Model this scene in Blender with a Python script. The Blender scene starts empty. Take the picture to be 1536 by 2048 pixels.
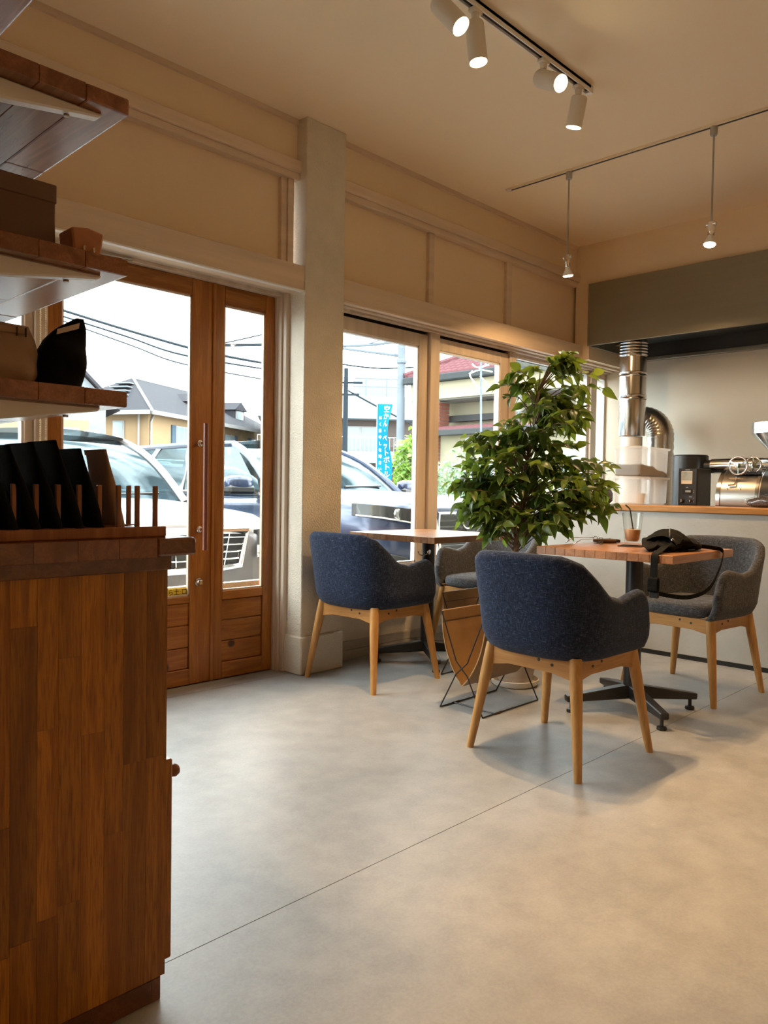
import bpy, bmesh, math, random
from mathutils import Vector, Matrix, Euler
random.seed(7)
sc = bpy.context.scene
COL = sc.collection

# ------------------------------------------------------------------ camera
# X runs along the window wall (to the right and away), Y runs out through the window, Z up; metres
CAM_H = 1.0
RIGHT = Vector((0.69896, -0.71499, 0.01578)).normalized()
FWD = Vector((0.71507, 0.69845, -0.02909)).normalized()
RIGHT = (RIGHT - FWD * RIGHT.dot(FWD)).normalized()
UP = RIGHT.cross(FWD).normalized()
cam_data = bpy.data.cameras.new('camera')
cam_data.sensor_fit = 'VERTICAL'
cam_data.sensor_height = 36.0
cam_data.sensor_width = 27.0
cam_data.lens = 1545.0 / 2048.0 * 36.0
cam_data.clip_start = 0.02
cam_data.clip_end = 400
cam = bpy.data.objects.new('camera', cam_data)
COL.objects.link(cam)
m3 = Matrix((RIGHT, UP, -FWD)).transposed()
cam.matrix_world = Matrix.Translation((0, 0, CAM_H)) @ m3.to_4x4()
sc.camera = cam

# ------------------------------------------------------------------ world: bright thin overcast sky
world = bpy.data.worlds.new('overcast_sky'); sc.world = world
world.use_nodes = True
wn = world.node_tree; wn.nodes.clear()
w_out = wn.nodes.new('ShaderNodeOutputWorld')
w_bg = wn.nodes.new('ShaderNodeBackground')
w_tc = wn.nodes.new('ShaderNodeTexCoord')
w_map = wn.nodes.new('ShaderNodeMapping'); w_map.inputs['Scale'].default_value = (1.6, 1.6, 5.0)
w_noise = wn.nodes.new('ShaderNodeTexNoise'); w_noise.inputs['Scale'].default_value = 1.7
w_noise.inputs['Detail'].default_value = 5; w_noise.inputs['Roughness'].default_value = 0.55
w_ramp = wn.nodes.new('ShaderNodeValToRGB')
w_ramp.color_ramp.elements[0].position = 0.36; w_ramp.color_ramp.elements[0].color = (0.125, 0.155, 0.165, 1)
w_ramp.color_ramp.elements[1].position = 0.56; w_ramp.color_ramp.elements[1].color = (0.97, 1.0, 1.0, 1)
wn.links.new(w_tc.outputs['Generated'], w_map.inputs['Vector'])
wn.links.new(w_map.outputs['Vector'], w_noise.inputs['Vector'])
wn.links.new(w_noise.outputs['Fac'], w_ramp.inputs['Fac'])
wn.links.new(w_ramp.outputs['Color'], w_bg.inputs['Color'])
wn.links.new(w_bg.outputs['Background'], w_out.inputs['Surface'])
w_bg.inputs['Strength'].default_value = 7.4

# ------------------------------------------------------------------ exposure
sc.view_settings.view_transform = 'Standard'
sc.view_settings.look = 'None'
sc.view_settings.gamma = 1.0
sc.view_settings.use_curve_mapping = False
sc.view_settings.exposure = 1.36
cy_ = sc.cycles
cy_.use_adaptive_sampling = True; cy_.adaptive_threshold = 0.03
cy_.max_bounces = 7; cy_.diffuse_bounces = 5; cy_.glossy_bounces = 3; cy_.transmission_bounces = 4; cy_.transparent_max_bounces = 16
cy_.caustics_reflective = False; cy_.caustics_refractive = False
WARM = (1.0, 0.63, 0.30)
SPOT_W = 40.0
PENDANT_W = 15.0

# ------------------------------------------------------------------ materials
MATS = {}
def _new(name):
    m = bpy.data.materials.new(name); m.use_nodes = True
    nt = m.node_tree; nt.nodes.clear()
    out = nt.nodes.new('ShaderNodeOutputMaterial')
    p = nt.nodes.new('ShaderNodeBsdfPrincipled')
    nt.links.new(p.outputs['BSDF'], out.inputs['Surface'])
    MATS[name] = m
    return m, nt, p, out
def c4(c): return (c[0], c[1], c[2], 1.0)
def _coords(nt, scale=(1, 1, 1), rand=False):
    tc = nt.nodes.new('ShaderNodeTexCoord')
    mp = nt.nodes.new('ShaderNodeMapping'); mp.inputs['Scale'].default_value = scale
    src = tc.outputs['Object']
    if rand:
        oi = nt.nodes.new('ShaderNodeObjectInfo')
        mul = nt.nodes.new('ShaderNodeMath'); mul.operation = 'MULTIPLY'; mul.inputs[1].default_value = 37.0
        nt.links.new(oi.outputs['Random'], mul.inputs[0])
        add = nt.nodes.new('ShaderNodeVectorMath'); add.operation = 'ADD'
        nt.links.new(src, add.inputs[0]); nt.links.new(mul.outputs[0], add.inputs[1])
        src = add.outputs['Vector']
    nt.links.new(src, mp.inputs['Vector'])
    return mp.outputs['Vector']
def _noise(nt, vec, scale, detail=3, rough=0.5, dist=0.0):
    n = nt.nodes.new('ShaderNodeTexNoise')
    n.inputs['Scale'].default_value = scale; n.inputs['Detail'].default_value = detail
    n.inputs['Roughness'].default_value = rough; n.inputs['Distortion'].default_value = dist
    nt.links.new(vec, n.inputs['Vector'])
    return n.outputs['Fac']
def _ramp(nt, fac, stops):
    r = nt.nodes.new('ShaderNodeValToRGB')
    e = r.color_ramp.elements
    e[0].position, e[0].color = stops[0][0], c4(stops[0][1])
    e[1].position, e[1].color = stops[-1][0], c4(stops[-1][1])
    for pos, c in stops[1:-1]:
        k = e.new(pos); k.color = c4(c)
    nt.links.new(fac, r.inputs['Fac'])
    return r.outputs['Color']
def _mix(nt, a, b, fac, mode='MIX'):
    m = nt.nodes.new('ShaderNodeMix'); m.data_type = 'RGBA'; m.blend_type = mode
    for sock, v in ((m.inputs[0], fac), (m.inputs[6], a), (m.inputs[7], b)):
        if isinstance(v, (int, float)): sock.default_value = v
        elif isinstance(v, tuple): sock.default_value = c4(v)
        else: nt.links.new(v, sock)
    return m.outputs[2]
def _bump(nt, p, h, strength, dist=0.01):
    b = nt.nodes.new('ShaderNodeBump'); b.inputs['Strength'].default_value = strength
    b.inputs['Distance'].default_value = dist
    nt.links.new(h, b.inputs['Height']); nt.links.new(b.outputs['Normal'], p.inputs['Normal'])

def paint(name, col, rough=0.6, metal=0.0, var=0.08, scale=6.0, bump=0.0, bscale=60.0, spec=0.5, coat=0.0, stretch=(1, 1, 1)):
    m, nt, p, out = _new(name)
    vec = _coords(nt, stretch)
    f = _noise(nt, vec, scale, 4)
    lo = tuple(max(0, c * (1 - var)) for c in col); hi = tuple(min(1, c * (1 + var)) for c in col)
    nt.links.new(_ramp(nt, f, [(0.3, lo), (0.7, hi)]), p.inputs['Base Color'])
    p.inputs['Roughness'].default_value = rough; p.inputs['Metallic'].default_value = metal
    p.inputs['Specular IOR Level'].default_value = spec
    if coat:
        p.inputs['Coat Weight'].default_value = coat; p.inputs['Coat Roughness'].default_value = 0.05
    if bump: _bump(nt, p, _noise(nt, vec, bscale, 3), bump)
    return m
def wood(name, dark, light, axis='X', rough=0.45, tone=0.18, rings=9.0, spec=0.4, coat=0.0, knots=False, grain=0.5):
    m, nt, p, out = _new(name)
    st = {'X': (0.9, 14, 14), 'Y': (14, 0.9, 14), 'Z': (14, 14, 0.9)}[axis]
    vec = _coords(nt, st, rand=True)
    f = _noise(nt, vec, rings / 6.0, 3, 0.55, 1.2)
    fine = _noise(nt, vec, rings * 2.2, 2, 0.6)
    mid = tuple((a + b) / 2 for a, b in zip(dark, light))
    col = _ramp(nt, f, [(0.30, dark), (0.48, mid), (0.56, light), (0.72, mid)])
    col = _mix(nt, col, tuple(c * 0.72 for c in dark), _ramp(nt, fine, [(0.45, (0, 0, 0)), (0.75, (grain, grain, grain))]))
    if knots:
        kv = _coords(nt, (6, 6, 6), rand=True)
        vo = nt.nodes.new('ShaderNodeTexVoronoi'); vo.inputs['Scale'].default_value = 1.0
        nt.links.new(kv, vo.inputs['Vector'])
        k = _ramp(nt, vo.outputs['Distance'], [(0.09, (1, 1, 1)), (0.17, (0, 0, 0))])
        col = _mix(nt, col, tuple(c * 0.22 for c in dark), k)
    oi = nt.nodes.new('ShaderNodeObjectInfo')
    mr = nt.nodes.new('ShaderNodeMapRange'); mr.inputs[3].default_value = 1 - tone; mr.inputs[4].default_value = 1 + tone
    nt.links.new(oi.outputs['Random'], mr.inputs[0])
    hsv = nt.nodes.new('ShaderNodeHueSaturation')
    nt.links.new(mr.outputs[0], hsv.inputs['Value']); nt.links.new(col, hsv.inputs['Color'])
    nt.links.new(hsv.outputs['Color'], p.inputs['Base Color'])
    p.inputs['Roughness'].default_value = rough; p.inputs['Specular IOR Level'].default_value = spec
    if coat:
        p.inputs['Coat Weight'].default_value = coat; p.inputs['Coat Roughness'].default_value = 0.2
    _bump(nt, p, fine, 0.05, 0.002)
    return m
def pane(name, tint=(0.96, 0.98, 0.97), ior=1.45, rough=0.0, gloss=(1, 1, 1)):
    m = bpy.data.materials.new(name); m.use_nodes = True; nt = m.node_tree; nt.nodes.clear()
    out = nt.nodes.new('ShaderNodeOutputMaterial'); mx = nt.nodes.new('ShaderNodeMixShader')
    tr = nt.nodes.new('ShaderNodeBsdfTransparent'); gl = nt.nodes.new('ShaderNodeBsdfGlossy')
    lw = nt.nodes.new('ShaderNodeLayerWeight'); lw.inputs['Blend'].default_value = 0.5
    pw = nt.nodes.new('ShaderNodeMath'); pw.operation = 'POWER'; pw.inputs[1].default_value = 5.0
    nt.links.new(lw.outputs['Facing'], pw.inputs[0])
    f0 = ((ior - 1) / (ior + 1)) ** 2
    fr = nt.nodes.new('ShaderNodeMapRange'); fr.inputs[3].default_value = f0; fr.inputs[4].default_value = 1.0
    nt.links.new(pw.outputs[0], fr.inputs[0])
    tr.inputs['Color'].default_value = c4(tint); gl.inputs['Roughness'].default_value = rough
    gl.inputs['Color'].default_value = c4(gloss)
    nt.links.new(fr.outputs[0], mx.inputs[0]); nt.links.new(tr.outputs[0], mx.inputs[1])
    nt.links.new(gl.outputs[0], mx.inputs[2]); nt.links.new(mx.outputs[0], out.inputs['Surface'])
    MATS[name] = m
    return m
def emit(name, col, strength):
    m = bpy.data.materials.new(name); m.use_nodes = True; nt = m.node_tree; nt.nodes.clear()
    out = nt.nodes.new('ShaderNodeOutputMaterial'); e = nt.nodes.new('ShaderNodeEmission')
    e.inputs['Color'].default_value = c4(col); e.inputs['Strength'].default_value = strength
    nt.links.new(e.outputs[0], out.inputs['Surface']); MATS[name] = m
    return m

paint('ceiling_paint', (0.91, 0.78, 0.58), 0.85, var=0.02, scale=1.2, bump=0.05, bscale=90)
paint('wall_cream', (0.84, 0.69, 0.49), 0.8, var=0.03, scale=2)
paint('panel_cream', (0.84, 0.67, 0.47), 0.75, var=0.02, scale=2)
paint('wall_white_rough', (0.72, 0.66, 0.56), 0.9, var=0.05, scale=9, bump=0.6, bscale=130)
paint('trim_paint', (0.72, 0.58, 0.44), 0.6, var=0.10, scale=5, bump=0.12, bscale=30, stretch=(0.2, 4, 4))
paint('frame_paint', (0.60, 0.50, 0.40), 0.5, var=0.12, scale=7, bump=0.1, bscale=30, stretch=(3, 3, 0.3))
paint('kitchen_wall', (0.80, 0.75, 0.64), 0.5, var=0.03, scale=2)
paint('hood_grey', (0.27, 0.25, 0.19), 0.33, metal=0.35, var=0.05, scale=3, stretch=(1, 0.3, 6))
paint('hood_inside', (0.035, 0.034, 0.032), 0.5)
paint('counter_white', (0.50, 0.495, 0.47), 0.65, var=0.05, scale=7, bump=0.12, bscale=45)
paint('skirting_black', (0.02, 0.02, 0.02), 0.4)
paint('baseboard_grey', (0.42, 0.38, 0.33), 0.6, var=0.15, scale=10, stretch=(0.3, 3, 3))
wood('pine_door', (0.24, 0.072, 0.006), (0.40, 0.145, 0.020), 'Z', 0.4, 0.08, 7, coat=0.2)
wood('pine_door_rail', (0.24, 0.072, 0.006), (0.40, 0.145, 0.020), 'X', 0.4, 0.08, 7, coat=0.2)
wood('pine_plank', (0.25, 0.072, 0.005), (0.40, 0.145, 0.020), 'X', 0.4, 0.14, 9, coat=0.2, knots=True)
wood('cabinet_stave', (0.25, 0.078, 0.003), (0.44, 0.165, 0.008), 'Z', 0.42, 0.30, 10, coat=0.15, grain=0.9)
wood('counter_dark_wood', (0.13, 0.040, 0.012), (0.22, 0.07, 0.022), 'Y', 0.25, 0.25, 8, coat=0.4)
wood('shelf_wood', (0.17, 0.055, 0.020), (0.30, 0.11, 0.045), 'Y', 0.22, 0.28, 8, coat=0.5)
wood('table_wood', (0.245, 0.098, 0.038), (0.36, 0.17, 0.072), 'X', 0.32, 0.20, 8, coat=0.2)
wood('oak_leg', (0.45, 0.215, 0.062), (0.60, 0.32, 0.105), 'Z', 0.4, 0.06, 6)
wood('oak_rail', (0.42, 0.19, 0.052), (0.56, 0.28, 0.09), 'X', 0.4, 0.08, 6)
wood('counter_edge_wood', (0.45, 0.20, 0.055), (0.60, 0.29, 0.09), 'Y', 0.4, 0.08, 6)
wood('peg_wood', (0.22, 0.075, 0.026), (0.36, 0.14, 0.05), 'Z', 0.4, 0.15, 7)
wood('handle_wood', (0.12, 0.032, 0.018), (0.19, 0.055, 0.03), 'Z', 0.3, 0.05, 6, coat=0.3)
paint('black_metal', (0.018, 0.018, 0.020), 0.35, var=0.1, spec=0.5)
paint('black_wire', (0.012, 0.011, 0.011), 0.4)
paint('steel', (0.62, 0.62, 0.61), 0.18, metal=1.0, var=0.04, scale=3, stretch=(20, 20, 1))
paint('steel_brushed', (0.55, 0.53, 0.49), 0.30, metal=1.0, var=0.06, scale=3, stretch=(1, 1, 30))
paint('chrome', (0.85, 0.85, 0.85), 0.06, metal=1.0, var=0.0)
paint('brass_dark', (0.30, 0.25, 0.18), 0.3, metal=1.0)
paint('white_plastic', (0.82, 0.80, 0.76), 0.4, var=0.01)
paint('bracket_white', (0.80, 0.74, 0.68), 0.35, var=0.02)
paint('lamp_body', (0.76, 0.70, 0.60), 0.45, var=0.02)
paint('lamp_grey', (0.42, 0.41, 0.38), 0.4, metal=0.5)
paint('leather', (0.27, 0.145, 0.050), 0.5, var=0.12, scale=14, bump=0.15, bscale=160)
paint('leather_edge', (0.48, 0.32, 0.15), 0.6, var=0.08)
paint('leather_dark', (0.060, 0.024, 0.012), 0.6)
paint('pot_clay', (0.50, 0.42, 0.34), 0.8, var=0.10, scale=9, stretch=(1, 1, 5))
paint('saucer_white', (0.80, 0.74, 0.66), 0.6, var=0.05)
paint('soil', (0.035, 0.024, 0.016), 0.95, var=0.3, scale=40, bump=0.8, bscale=80)
paint('bark', (0.20, 0.14, 0.095), 0.85, var=0.3, scale=18, bump=0.5, bscale=60)
paint('bag_black', (0.004, 0.004, 0.006), 0.6, spec=0.06, var=0.2, scale=8, bump=0.25, bscale=14)
paint('bag_fabric', (0.007, 0.007, 0.007), 0.8, spec=0.12, var=0.2, scale=30, bump=0.4, bscale=60)
paint('kraft', (0.36, 0.23, 0.15), 0.7, var=0.08, scale=14, bump=0.2, bscale=16)
paint('kraft_label', (0.55, 0.45, 0.33), 0.7)
paint('box_brown', (0.15, 0.080, 0.050), 0.6, var=0.05)
paint('cork', (0.46, 0.20, 0.10), 0.75, var=0.12, scale=40)
paint('bead_cream', (0.75, 0.62, 0.42), 0.4)
paint('sticker_yellow', (0.85, 0.62, 0.05), 0.5, var=0.02)
paint('print_black', (0.02, 0.02, 0.02), 0.6)
paint('print_white', (0.9, 0.9, 0.9), 0.6, var=0.0)
paint('coaster', (0.035, 0.025, 0.02), 0.9, spec=0.1)
paint('beans', (0.060, 0.032, 0.018), 0.5, var=0.5, scale=90, bump=1.0, bscale=160)
paint('screen_grey', (0.35, 0.42, 0.44), 0.15, var=0.3, scale=20)
paint('control_black', (0.024, 0.026, 0.030), 0.4)
pane('window_glass', (0.96, 0.985, 0.975))
pane('clear_glass', (0.97, 0.98, 0.97), 1.5)
pane('car_glass', (0.24, 0.31, 0.34), 1.7, gloss=(0.50, 0.62, 0.68))
pane('lens_clear', (0.75, 0.80, 0.82), 1.6)
emit('lamp_glow', (1.0, 0.80, 0.46), 14.0)
emit('bulb_glow', (1.0, 0.84, 0.52), 3.0)

# translucent plastic of the tubs
m, nt, p, out = _new('tub_plastic')
p.inputs['Base Color'].default_value = (0.86, 0.84, 0.80, 1); p.inputs['Roughness'].default_value = 0.35
tr = nt.nodes.new('ShaderNodeBsdfTransparent'); mx = nt.nodes.new('ShaderNodeMixShader')
tl = nt.nodes.new('ShaderNodeBsdfTranslucent'); tl.inputs['Color'].default_value = (0.85, 0.83, 0.80, 1)
mx2 = nt.nodes.new('ShaderNodeMixShader'); mx2.inputs[0].default_value = 0.35
nt.links.new(p.outputs[0], mx2.inputs[1]); nt.links.new(tl.outputs[0], mx2.inputs[2])
mx.inputs[0].default_value = 0.56
nt.links.new(mx2.outputs[0], mx.inputs[1]); nt.links.new(tr.outputs[0], mx.inputs[2]); nt.links.new(mx.outputs[0], out.inputs['Surface'])

# iced coffee with milk
m, nt, p, out = _new('milk_coffee')
nt.links.new(_ramp(nt, _noise(nt, _coords(nt, (1, 1, 1)), 22, 3), [(0.35, (0.50, 0.26, 0.12)), (0.7, (0.66, 0.40, 0.22))]), p.inputs['Base Color'])
p.inputs['Roughness'].default_value = 0.35

# floor: mottled beige-grey vinyl
m, nt, p, out = _new('floor_vinyl')
vec = _coords(nt, (1, 1, 1))
big = _noise(nt, vec, 1.6, 4, 0.6, 0.4); mid = _noise(nt, vec, 9, 5, 0.65); fin = _noise(nt, vec, 120, 2, 0.6)
col = _ramp(nt, big, [(0.34, (0.272, 0.270, 0.264)), (0.66, (0.375, 0.372, 0.362))])
col = _mix(nt, col, _ramp(nt, mid, [(0.36, (0.222, 0.220, 0.214)), (0.66, (0.40, 0.395, 0.384))]), 0.5)
col = _mix(nt, col, _ramp(nt, fin, [(0.35, (0.24, 0.237, 0.230)), (0.65, (0.385, 0.38, 0.37))]), 0.22)
nt.links.new(col, p.inputs['Base Color'])
rr = nt.nodes.new('ShaderNodeMapRange'); rr.inputs[3].default_value = 0.40; rr.inputs[4].default_value = 0.52
nt.links.new(mid, rr.inputs[0]); nt.links.new(rr.outputs[0], p.inputs['Roughness'])
p.inputs['Specular IOR Level'].default_value = 0.65
_bump(nt, p, fin, 0.10, 0.002)

# woven upholstery of the armchairs, with pale slubs running both ways
def tweed(name, lo, mid, hi):
    m, nt, p, out = _new(name)
    v1 = _coords(nt, (420, 420, 40)); v2 = _coords(nt, (60, 60, 420))
    a = _noise(nt, v1, 1.0, 2, 0.6); b = _noise(nt, v2, 1.0, 2, 0.6)
    mxn = nt.nodes.new('ShaderNodeMath'); mxn.operation = 'MAXIMUM'
    nt.links.new(a, mxn.inputs[0]); nt.links.new(b, mxn.inputs[1])
    col = _ramp(nt, mxn.outputs[0], [(0.44, lo), (0.60, mid), (0.76, hi)])
    nt.links.new(col, p.inputs['Base Color'])
    p.inputs['Roughness'].default_value = 0.9; p.inputs['Specular IOR Level'].default_value = 0.12
    p.inputs['Sheen Weight'].default_value = 0.08; p.inputs['Sheen Roughness'].default_value = 0.5
    _bump(nt, p, mxn.outputs[0], 0.35, 0.002)
tweed('tweed', (0.009, 0.014, 0.030), (0.023, 0.034, 0.070), (0.095, 0.120, 0.19))
tweed('tweed_grey', (0.046, 0.046, 0.050), (0.098, 0.098, 0.106), (0.23, 0.23, 0.24))

# foliage: each leaf with its own green, some light let through
def leaf_material(name, dark, mid, light, trans):
    m, nt, p, out = _new(name)
    oi = nt.nodes.new('ShaderNodeObjectInfo'); ge = nt.nodes.new('ShaderNodeNewGeometry')
    ad = nt.nodes.new('ShaderNodeMath'); ad.operation = 'ADD'; fr = nt.nodes.new('ShaderNodeMath'); fr.operation = 'FRACT'
    nt.links.new(oi.outputs['Random'], ad.inputs[0]); nt.links.new(ge.outputs['Random Per Island'], ad.inputs[1])
    nt.links.new(ad.outputs[0], fr.inputs[0])
    col = _ramp(nt, fr.outputs[0], [(0.0, dark), (0.6, mid), (1.0, light)])
    nt.links.new(col, p.inputs['Base Color'])
    p.inputs['Roughness'].default_value = 0.32
    tl = nt.nodes.new('ShaderNodeBsdfTranslucent')
    nt.links.new(_mix(nt, col, (0.45, 0.62, 0.06), 0.5), tl.inputs['Color'])
    mx = nt.nodes.new('ShaderNodeMixShader'); mx.inputs[0].default_value = trans
    nt.links.new(p.outputs[0], mx.inputs[1]); nt.links.new(tl.outputs[0], mx.inputs[2])
    nt.links.new(mx.outputs[0], out.inputs['Surface'])
leaf_material('ficus_leaf', (0.017, 0.045, 0.014), (0.050, 0.105, 0.024), (0.17, 0.22, 0.045), 0.40)
leaf_material('shrub_leaf', (0.05, 0.12, 0.02), (0.11, 0.22, 0.04), (0.26, 0.36, 0.08), 0.3)
leaf_material('grey_shrub_leaf', (0.08, 0.14, 0.10), (0.13, 0.21, 0.15), (0.20, 0.29, 0.20), 0.2)

# ------------------------------------------------------------------ mesh builder
class MB:
    def __init__(self): self.V = []; self.F = []
    def add(self, vs, fs):
        o = len(self.V); self.V += [tuple(v) for v in vs]; self.F += [tuple(i + o for i in f) for f in fs]; return self
    def box(self, x0, y0, z0, x1, y1, z1):
        vs = [(x, y, z) for z in (z0, z1) for y in (y0, y1) for x in (x0, x1)]
        return self.add(vs, [(0, 2, 3, 1), (4, 5, 7, 6), (0, 1, 5, 4), (2, 6, 7, 3), (0, 4, 6, 2), (1, 3, 7, 5)])
    def bar(self, p, q, w, h=None, up=(0, 0, 1), w2=None, h2=None):
        p, q = Vector(p), Vector(q); h = w if h is None else h; w2 = w if w2 is None else w2; h2 = h if h2 is None else h2
        d = (q - p).normalized(); s = d.cross(Vector(up))
        s = s.normalized() if s.length > 1e-4 else d.orthogonal().normalized(); u = s.cross(d)
        vs = []
        for c, a, b in ((p, w, h), (q, w2, h2)):
            for i, j in ((-1, -1), (1, -1), (1, 1), (-1, 1)): vs.append(c + s * i * a / 2 + u * j * b / 2)
        return self.add(vs, [(0, 1, 2, 3), (7, 6, 5, 4), (0, 4, 5, 1), (1, 5, 6, 2), (2, 6, 7, 3), (3, 7, 4, 0)])
    def tube(self, pts, r, n=8, closed=False, caps=True):
        pts = [Vector(p) for p in pts]; k = len(pts); rs = r if isinstance(r, (list, tuple)) else [r] * k
        o = len(self.V); prev = None
        for i, p in enumerate(pts):
            a = pts[(i - 1) % k] if (closed or i > 0) else p
            b = pts[(i + 1) % k] if (closed or i < k - 1) else p
            d = (b - a).normalized()
            s = d.orthogonal().normalized() if prev is None else (prev - d * prev.dot(d))
            s = s.normalized() if s.length > 1e-5 else d.orthogonal().normalized()
            prev = s; u = d.cross(s)
            for j in range(n):
                t = 2 * math.pi * j / n; self.V.append(tuple(p + (s * math.cos(t) + u * math.sin(t)) * rs[i]))
        for i in range(k if closed else k - 1):
            for j in range(n):
                a = o + i * n + j; b = o + i * n + (j + 1) % n; c = o + ((i + 1) % k) * n + (j + 1) % n; d = o + ((i + 1) % k) * n + j
                self.F.append((a, b, c, d))
        if caps and not closed:
            self.F.append(tuple(o + j for j in reversed(range(n)))); self.F.append(tuple(o + (k - 1) * n + j for j in range(n)))
        return self
    def lathe(self, prof, n=24, c=(0, 0, 0), mat=None):
        o = len(self.V); k = len(prof)
        for r, z in prof:
            for j in range(n):
                t = 2 * math.pi * j / n; v = Vector((r * math.cos(t), r * math.sin(t), z))
                if mat: v = mat @ v
                self.V.append((v.x + c[0], v.y + c[1], v.z + c[2]))
        for i in range(k - 1):
            for j in range(n):
                self.F.append((o + i * n + j, o + i * n + (j + 1) % n, o + (i + 1) * n + (j + 1) % n, o + (i + 1) * n + j))
        if prof[0][0] > 1e-6: self.F.append(tuple(o + j for j in reversed(range(n))))
        if prof[-1][0] > 1e-6: self.F.append(tuple(o + (k - 1) * n + j for j in range(n)))
        return self
    def prism(self, pts, axis, a, b):
        n = len(pts)
        def mk(p, t): return {'X': (t, p[0], p[1]), 'Y': (p[0], t, p[1]), 'Z': (p[0], p[1], t)}[axis]
        vs = [mk(p, a) for p in pts] + [mk(p, b) for p in pts]
        return self.add(vs, [tuple(reversed(range(n))), tuple(range(n, 2 * n))] + [(i, (i + 1) % n, n + (i + 1) % n, n + i) for i in range(n)])
    def grid(self, fn, nu, nv, closeu=False):
        o = len(self.V)
        for i in range(nu + (0 if closeu else 1)):
            for j in range(nv + 1): self.V.append(tuple(fn(i / nu, j / nv)))
        for i in range(nu):
            i2 = (i + 1) % nu if closeu else i + 1
            for j in range(nv):
                self.F.append((o + i * (nv + 1) + j, o + i2 * (nv + 1) + j, o + i2 * (nv + 1) + j + 1, o + i * (nv + 1) + j + 1))
        return self
    def sphere(self, c, r, n=12, sx=1, sy=1, sz=1):
        k = n // 2; prof = [(max(1e-7, math.sin(math.pi * i / k)), -math.cos(math.pi * i / k)) for i in range(k + 1)]
        return self.lathe([(a, b) for a, b in prof], n, c, Matrix.Diagonal((r * sx, r * sy, r * sz)))
    def mesh(self, name, smooth=None, bevel=0.0, seg=1):
        me = bpy.data.meshes.new(name); me.from_pydata(self.V, [], self.F)
        bm = bmesh.new(); bm.from_mesh(me)
        bmesh.ops.remove_doubles(bm, verts=bm.verts, dist=1e-6)
        bmesh.ops.recalc_face_normals(bm, faces=bm.faces)
        if bevel > 0:
            es = [e for e in bm.edges if len(e.link_faces) == 2 and e.calc_face_angle(0) > 0.6]
            bmesh.ops.bevel(bm, geom=es, offset=bevel, segments=seg, affect='EDGES', profile=0.6, clamp_overlap=True)
        bm.to_mesh(me); bm.free()
        if smooth is not None:
            me.polygons.foreach_set('use_smooth', [True] * len(me.polygons))
            if smooth < 3: me.set_sharp_from_angle(angle=smooth)
        return me
    def build(self, name, mat, parent=None, smooth=None, bevel=0.0, seg=1, loc=None):
        me = self.mesh(name, smooth, bevel, seg)
        me.materials.append(MATS[mat])
        o = bpy.data.objects.new(name, me); COL.objects.link(o)
        if parent: o.parent = parent
        if loc is not None: o.location = loc
        return o
SM = 0.7
def box(name, mat, parent, b, bevel=0.0, **k): return MB().box(*b).build(name, mat, parent, bevel=bevel, **k)
def tag(o, label=None, cat=None, group=None, kind=None):
    for k, v in (('label', label), ('category', cat), ('group', group), ('kind', kind)):
        if v: o[k] = v
    return o
def thing(name, label, cat, loc=(0, 0, 0), rz=0.0, group=None):
    o = bpy.data.objects.new(name, None); o.empty_display_size = 0.05; COL.objects.link(o)
    o.location = loc; o.rotation_euler = (0, 0, rz)
    return tag(o, label, cat, group)
def struct(name, o=None, label=None):
    if o is None:
        o = bpy.data.objects.new(name, None); COL.objects.link(o)
    o['kind'] = 'structure'
    if label: o['label'] = label
    return o
def inst(name, me, parent, loc=(0, 0, 0), rot=(0, 0, 0), scale=(1, 1, 1)):
    o = bpy.data.objects.new(name, me); COL.objects.link(o); o.parent = parent
    o.location = loc; o.rotation_euler = rot; o.scale = scale
    return o
def copy_tree(o, parent=None):
    c = o.copy(); COL.objects.link(c); c.parent = parent
    for ch in list(o.children): copy_tree(ch, c)
    return c
def text_obj(name, body, size, mat, parent, xf, warp=None, extrude=0.0, align='CENTER', spacing=1.0):
    cu = bpy.data.curves.new(name, 'FONT'); cu.body = body; cu.size = size; cu.align_x = align; cu.align_y = 'CENTER'
    cu.extrude = extrude; cu.resolution_u = 2; cu.space_line = spacing
    tmp = bpy.data.objects.new(name + '_tmp', cu); COL.objects.link(tmp)
    dg = bpy.context.evaluated_depsgraph_get()
    me = bpy.data.meshes.new_from_object(tmp.evaluated_get(dg)); me.name = name
    bpy.data.objects.remove(tmp); bpy.data.curves.remove(cu)
    for v in me.vertices:
        v.co = Vector(warp(v.co)) if warp else xf @ v.co
    me.materials.clear(); me.materials.append(MATS[mat])
    o = bpy.data.objects.new(name, me); COL.objects.link(o); o.parent = parent
    return o
def smooth01(t): t = max(0.0, min(1.0, t)); return t * t * (3 - 2 * t)
def lerp(a, b, t): return a + (b - a) * t
def interp(tab, x):
    if x <= tab[0][0]: return tab[0][1]
    for (a, va), (b, vb) in zip(tab, tab[1:]):
        if x <= b: return lerp(va, vb, smooth01((x - a) / (b - a)))
    return tab[-1][1]
def interpl(tab, x):
    if x <= tab[0][0]: return tab[0][1]
    for (a, va), (b, vb) in zip(tab, tab[1:]):
        if x <= b: return lerp(va, vb, (x - a) / (b - a))
    return tab[-1][1]

# ================================================================== the room
ZC = 2.95
fl = struct('floor', MB().box(-1.3, -3.6, -0.10, 6.15, 3.46, -0.004).build('floor', 'skirting_black'))
for y0, y1 in ((-3.6, -2.21), (-2.21, -0.39), (-0.39, 1.43), (1.43, 3.25)):
    box('floor_sheet', 'floor_vinyl', fl, (-1.3, y0 + 0.0012, -0.004, 6.15, y1 - 0.0012, 0.0))
box('floor_sheet', 'floor_vinyl', fl, (-1.3, 3.2512, -0.004, 6.15, 3.46, 0.0))
struct('ceiling', box('ceiling', 'ceiling_paint', None, (-1.3, -3.6, ZC, 6.25, 3.5, 3.1)))

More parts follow.
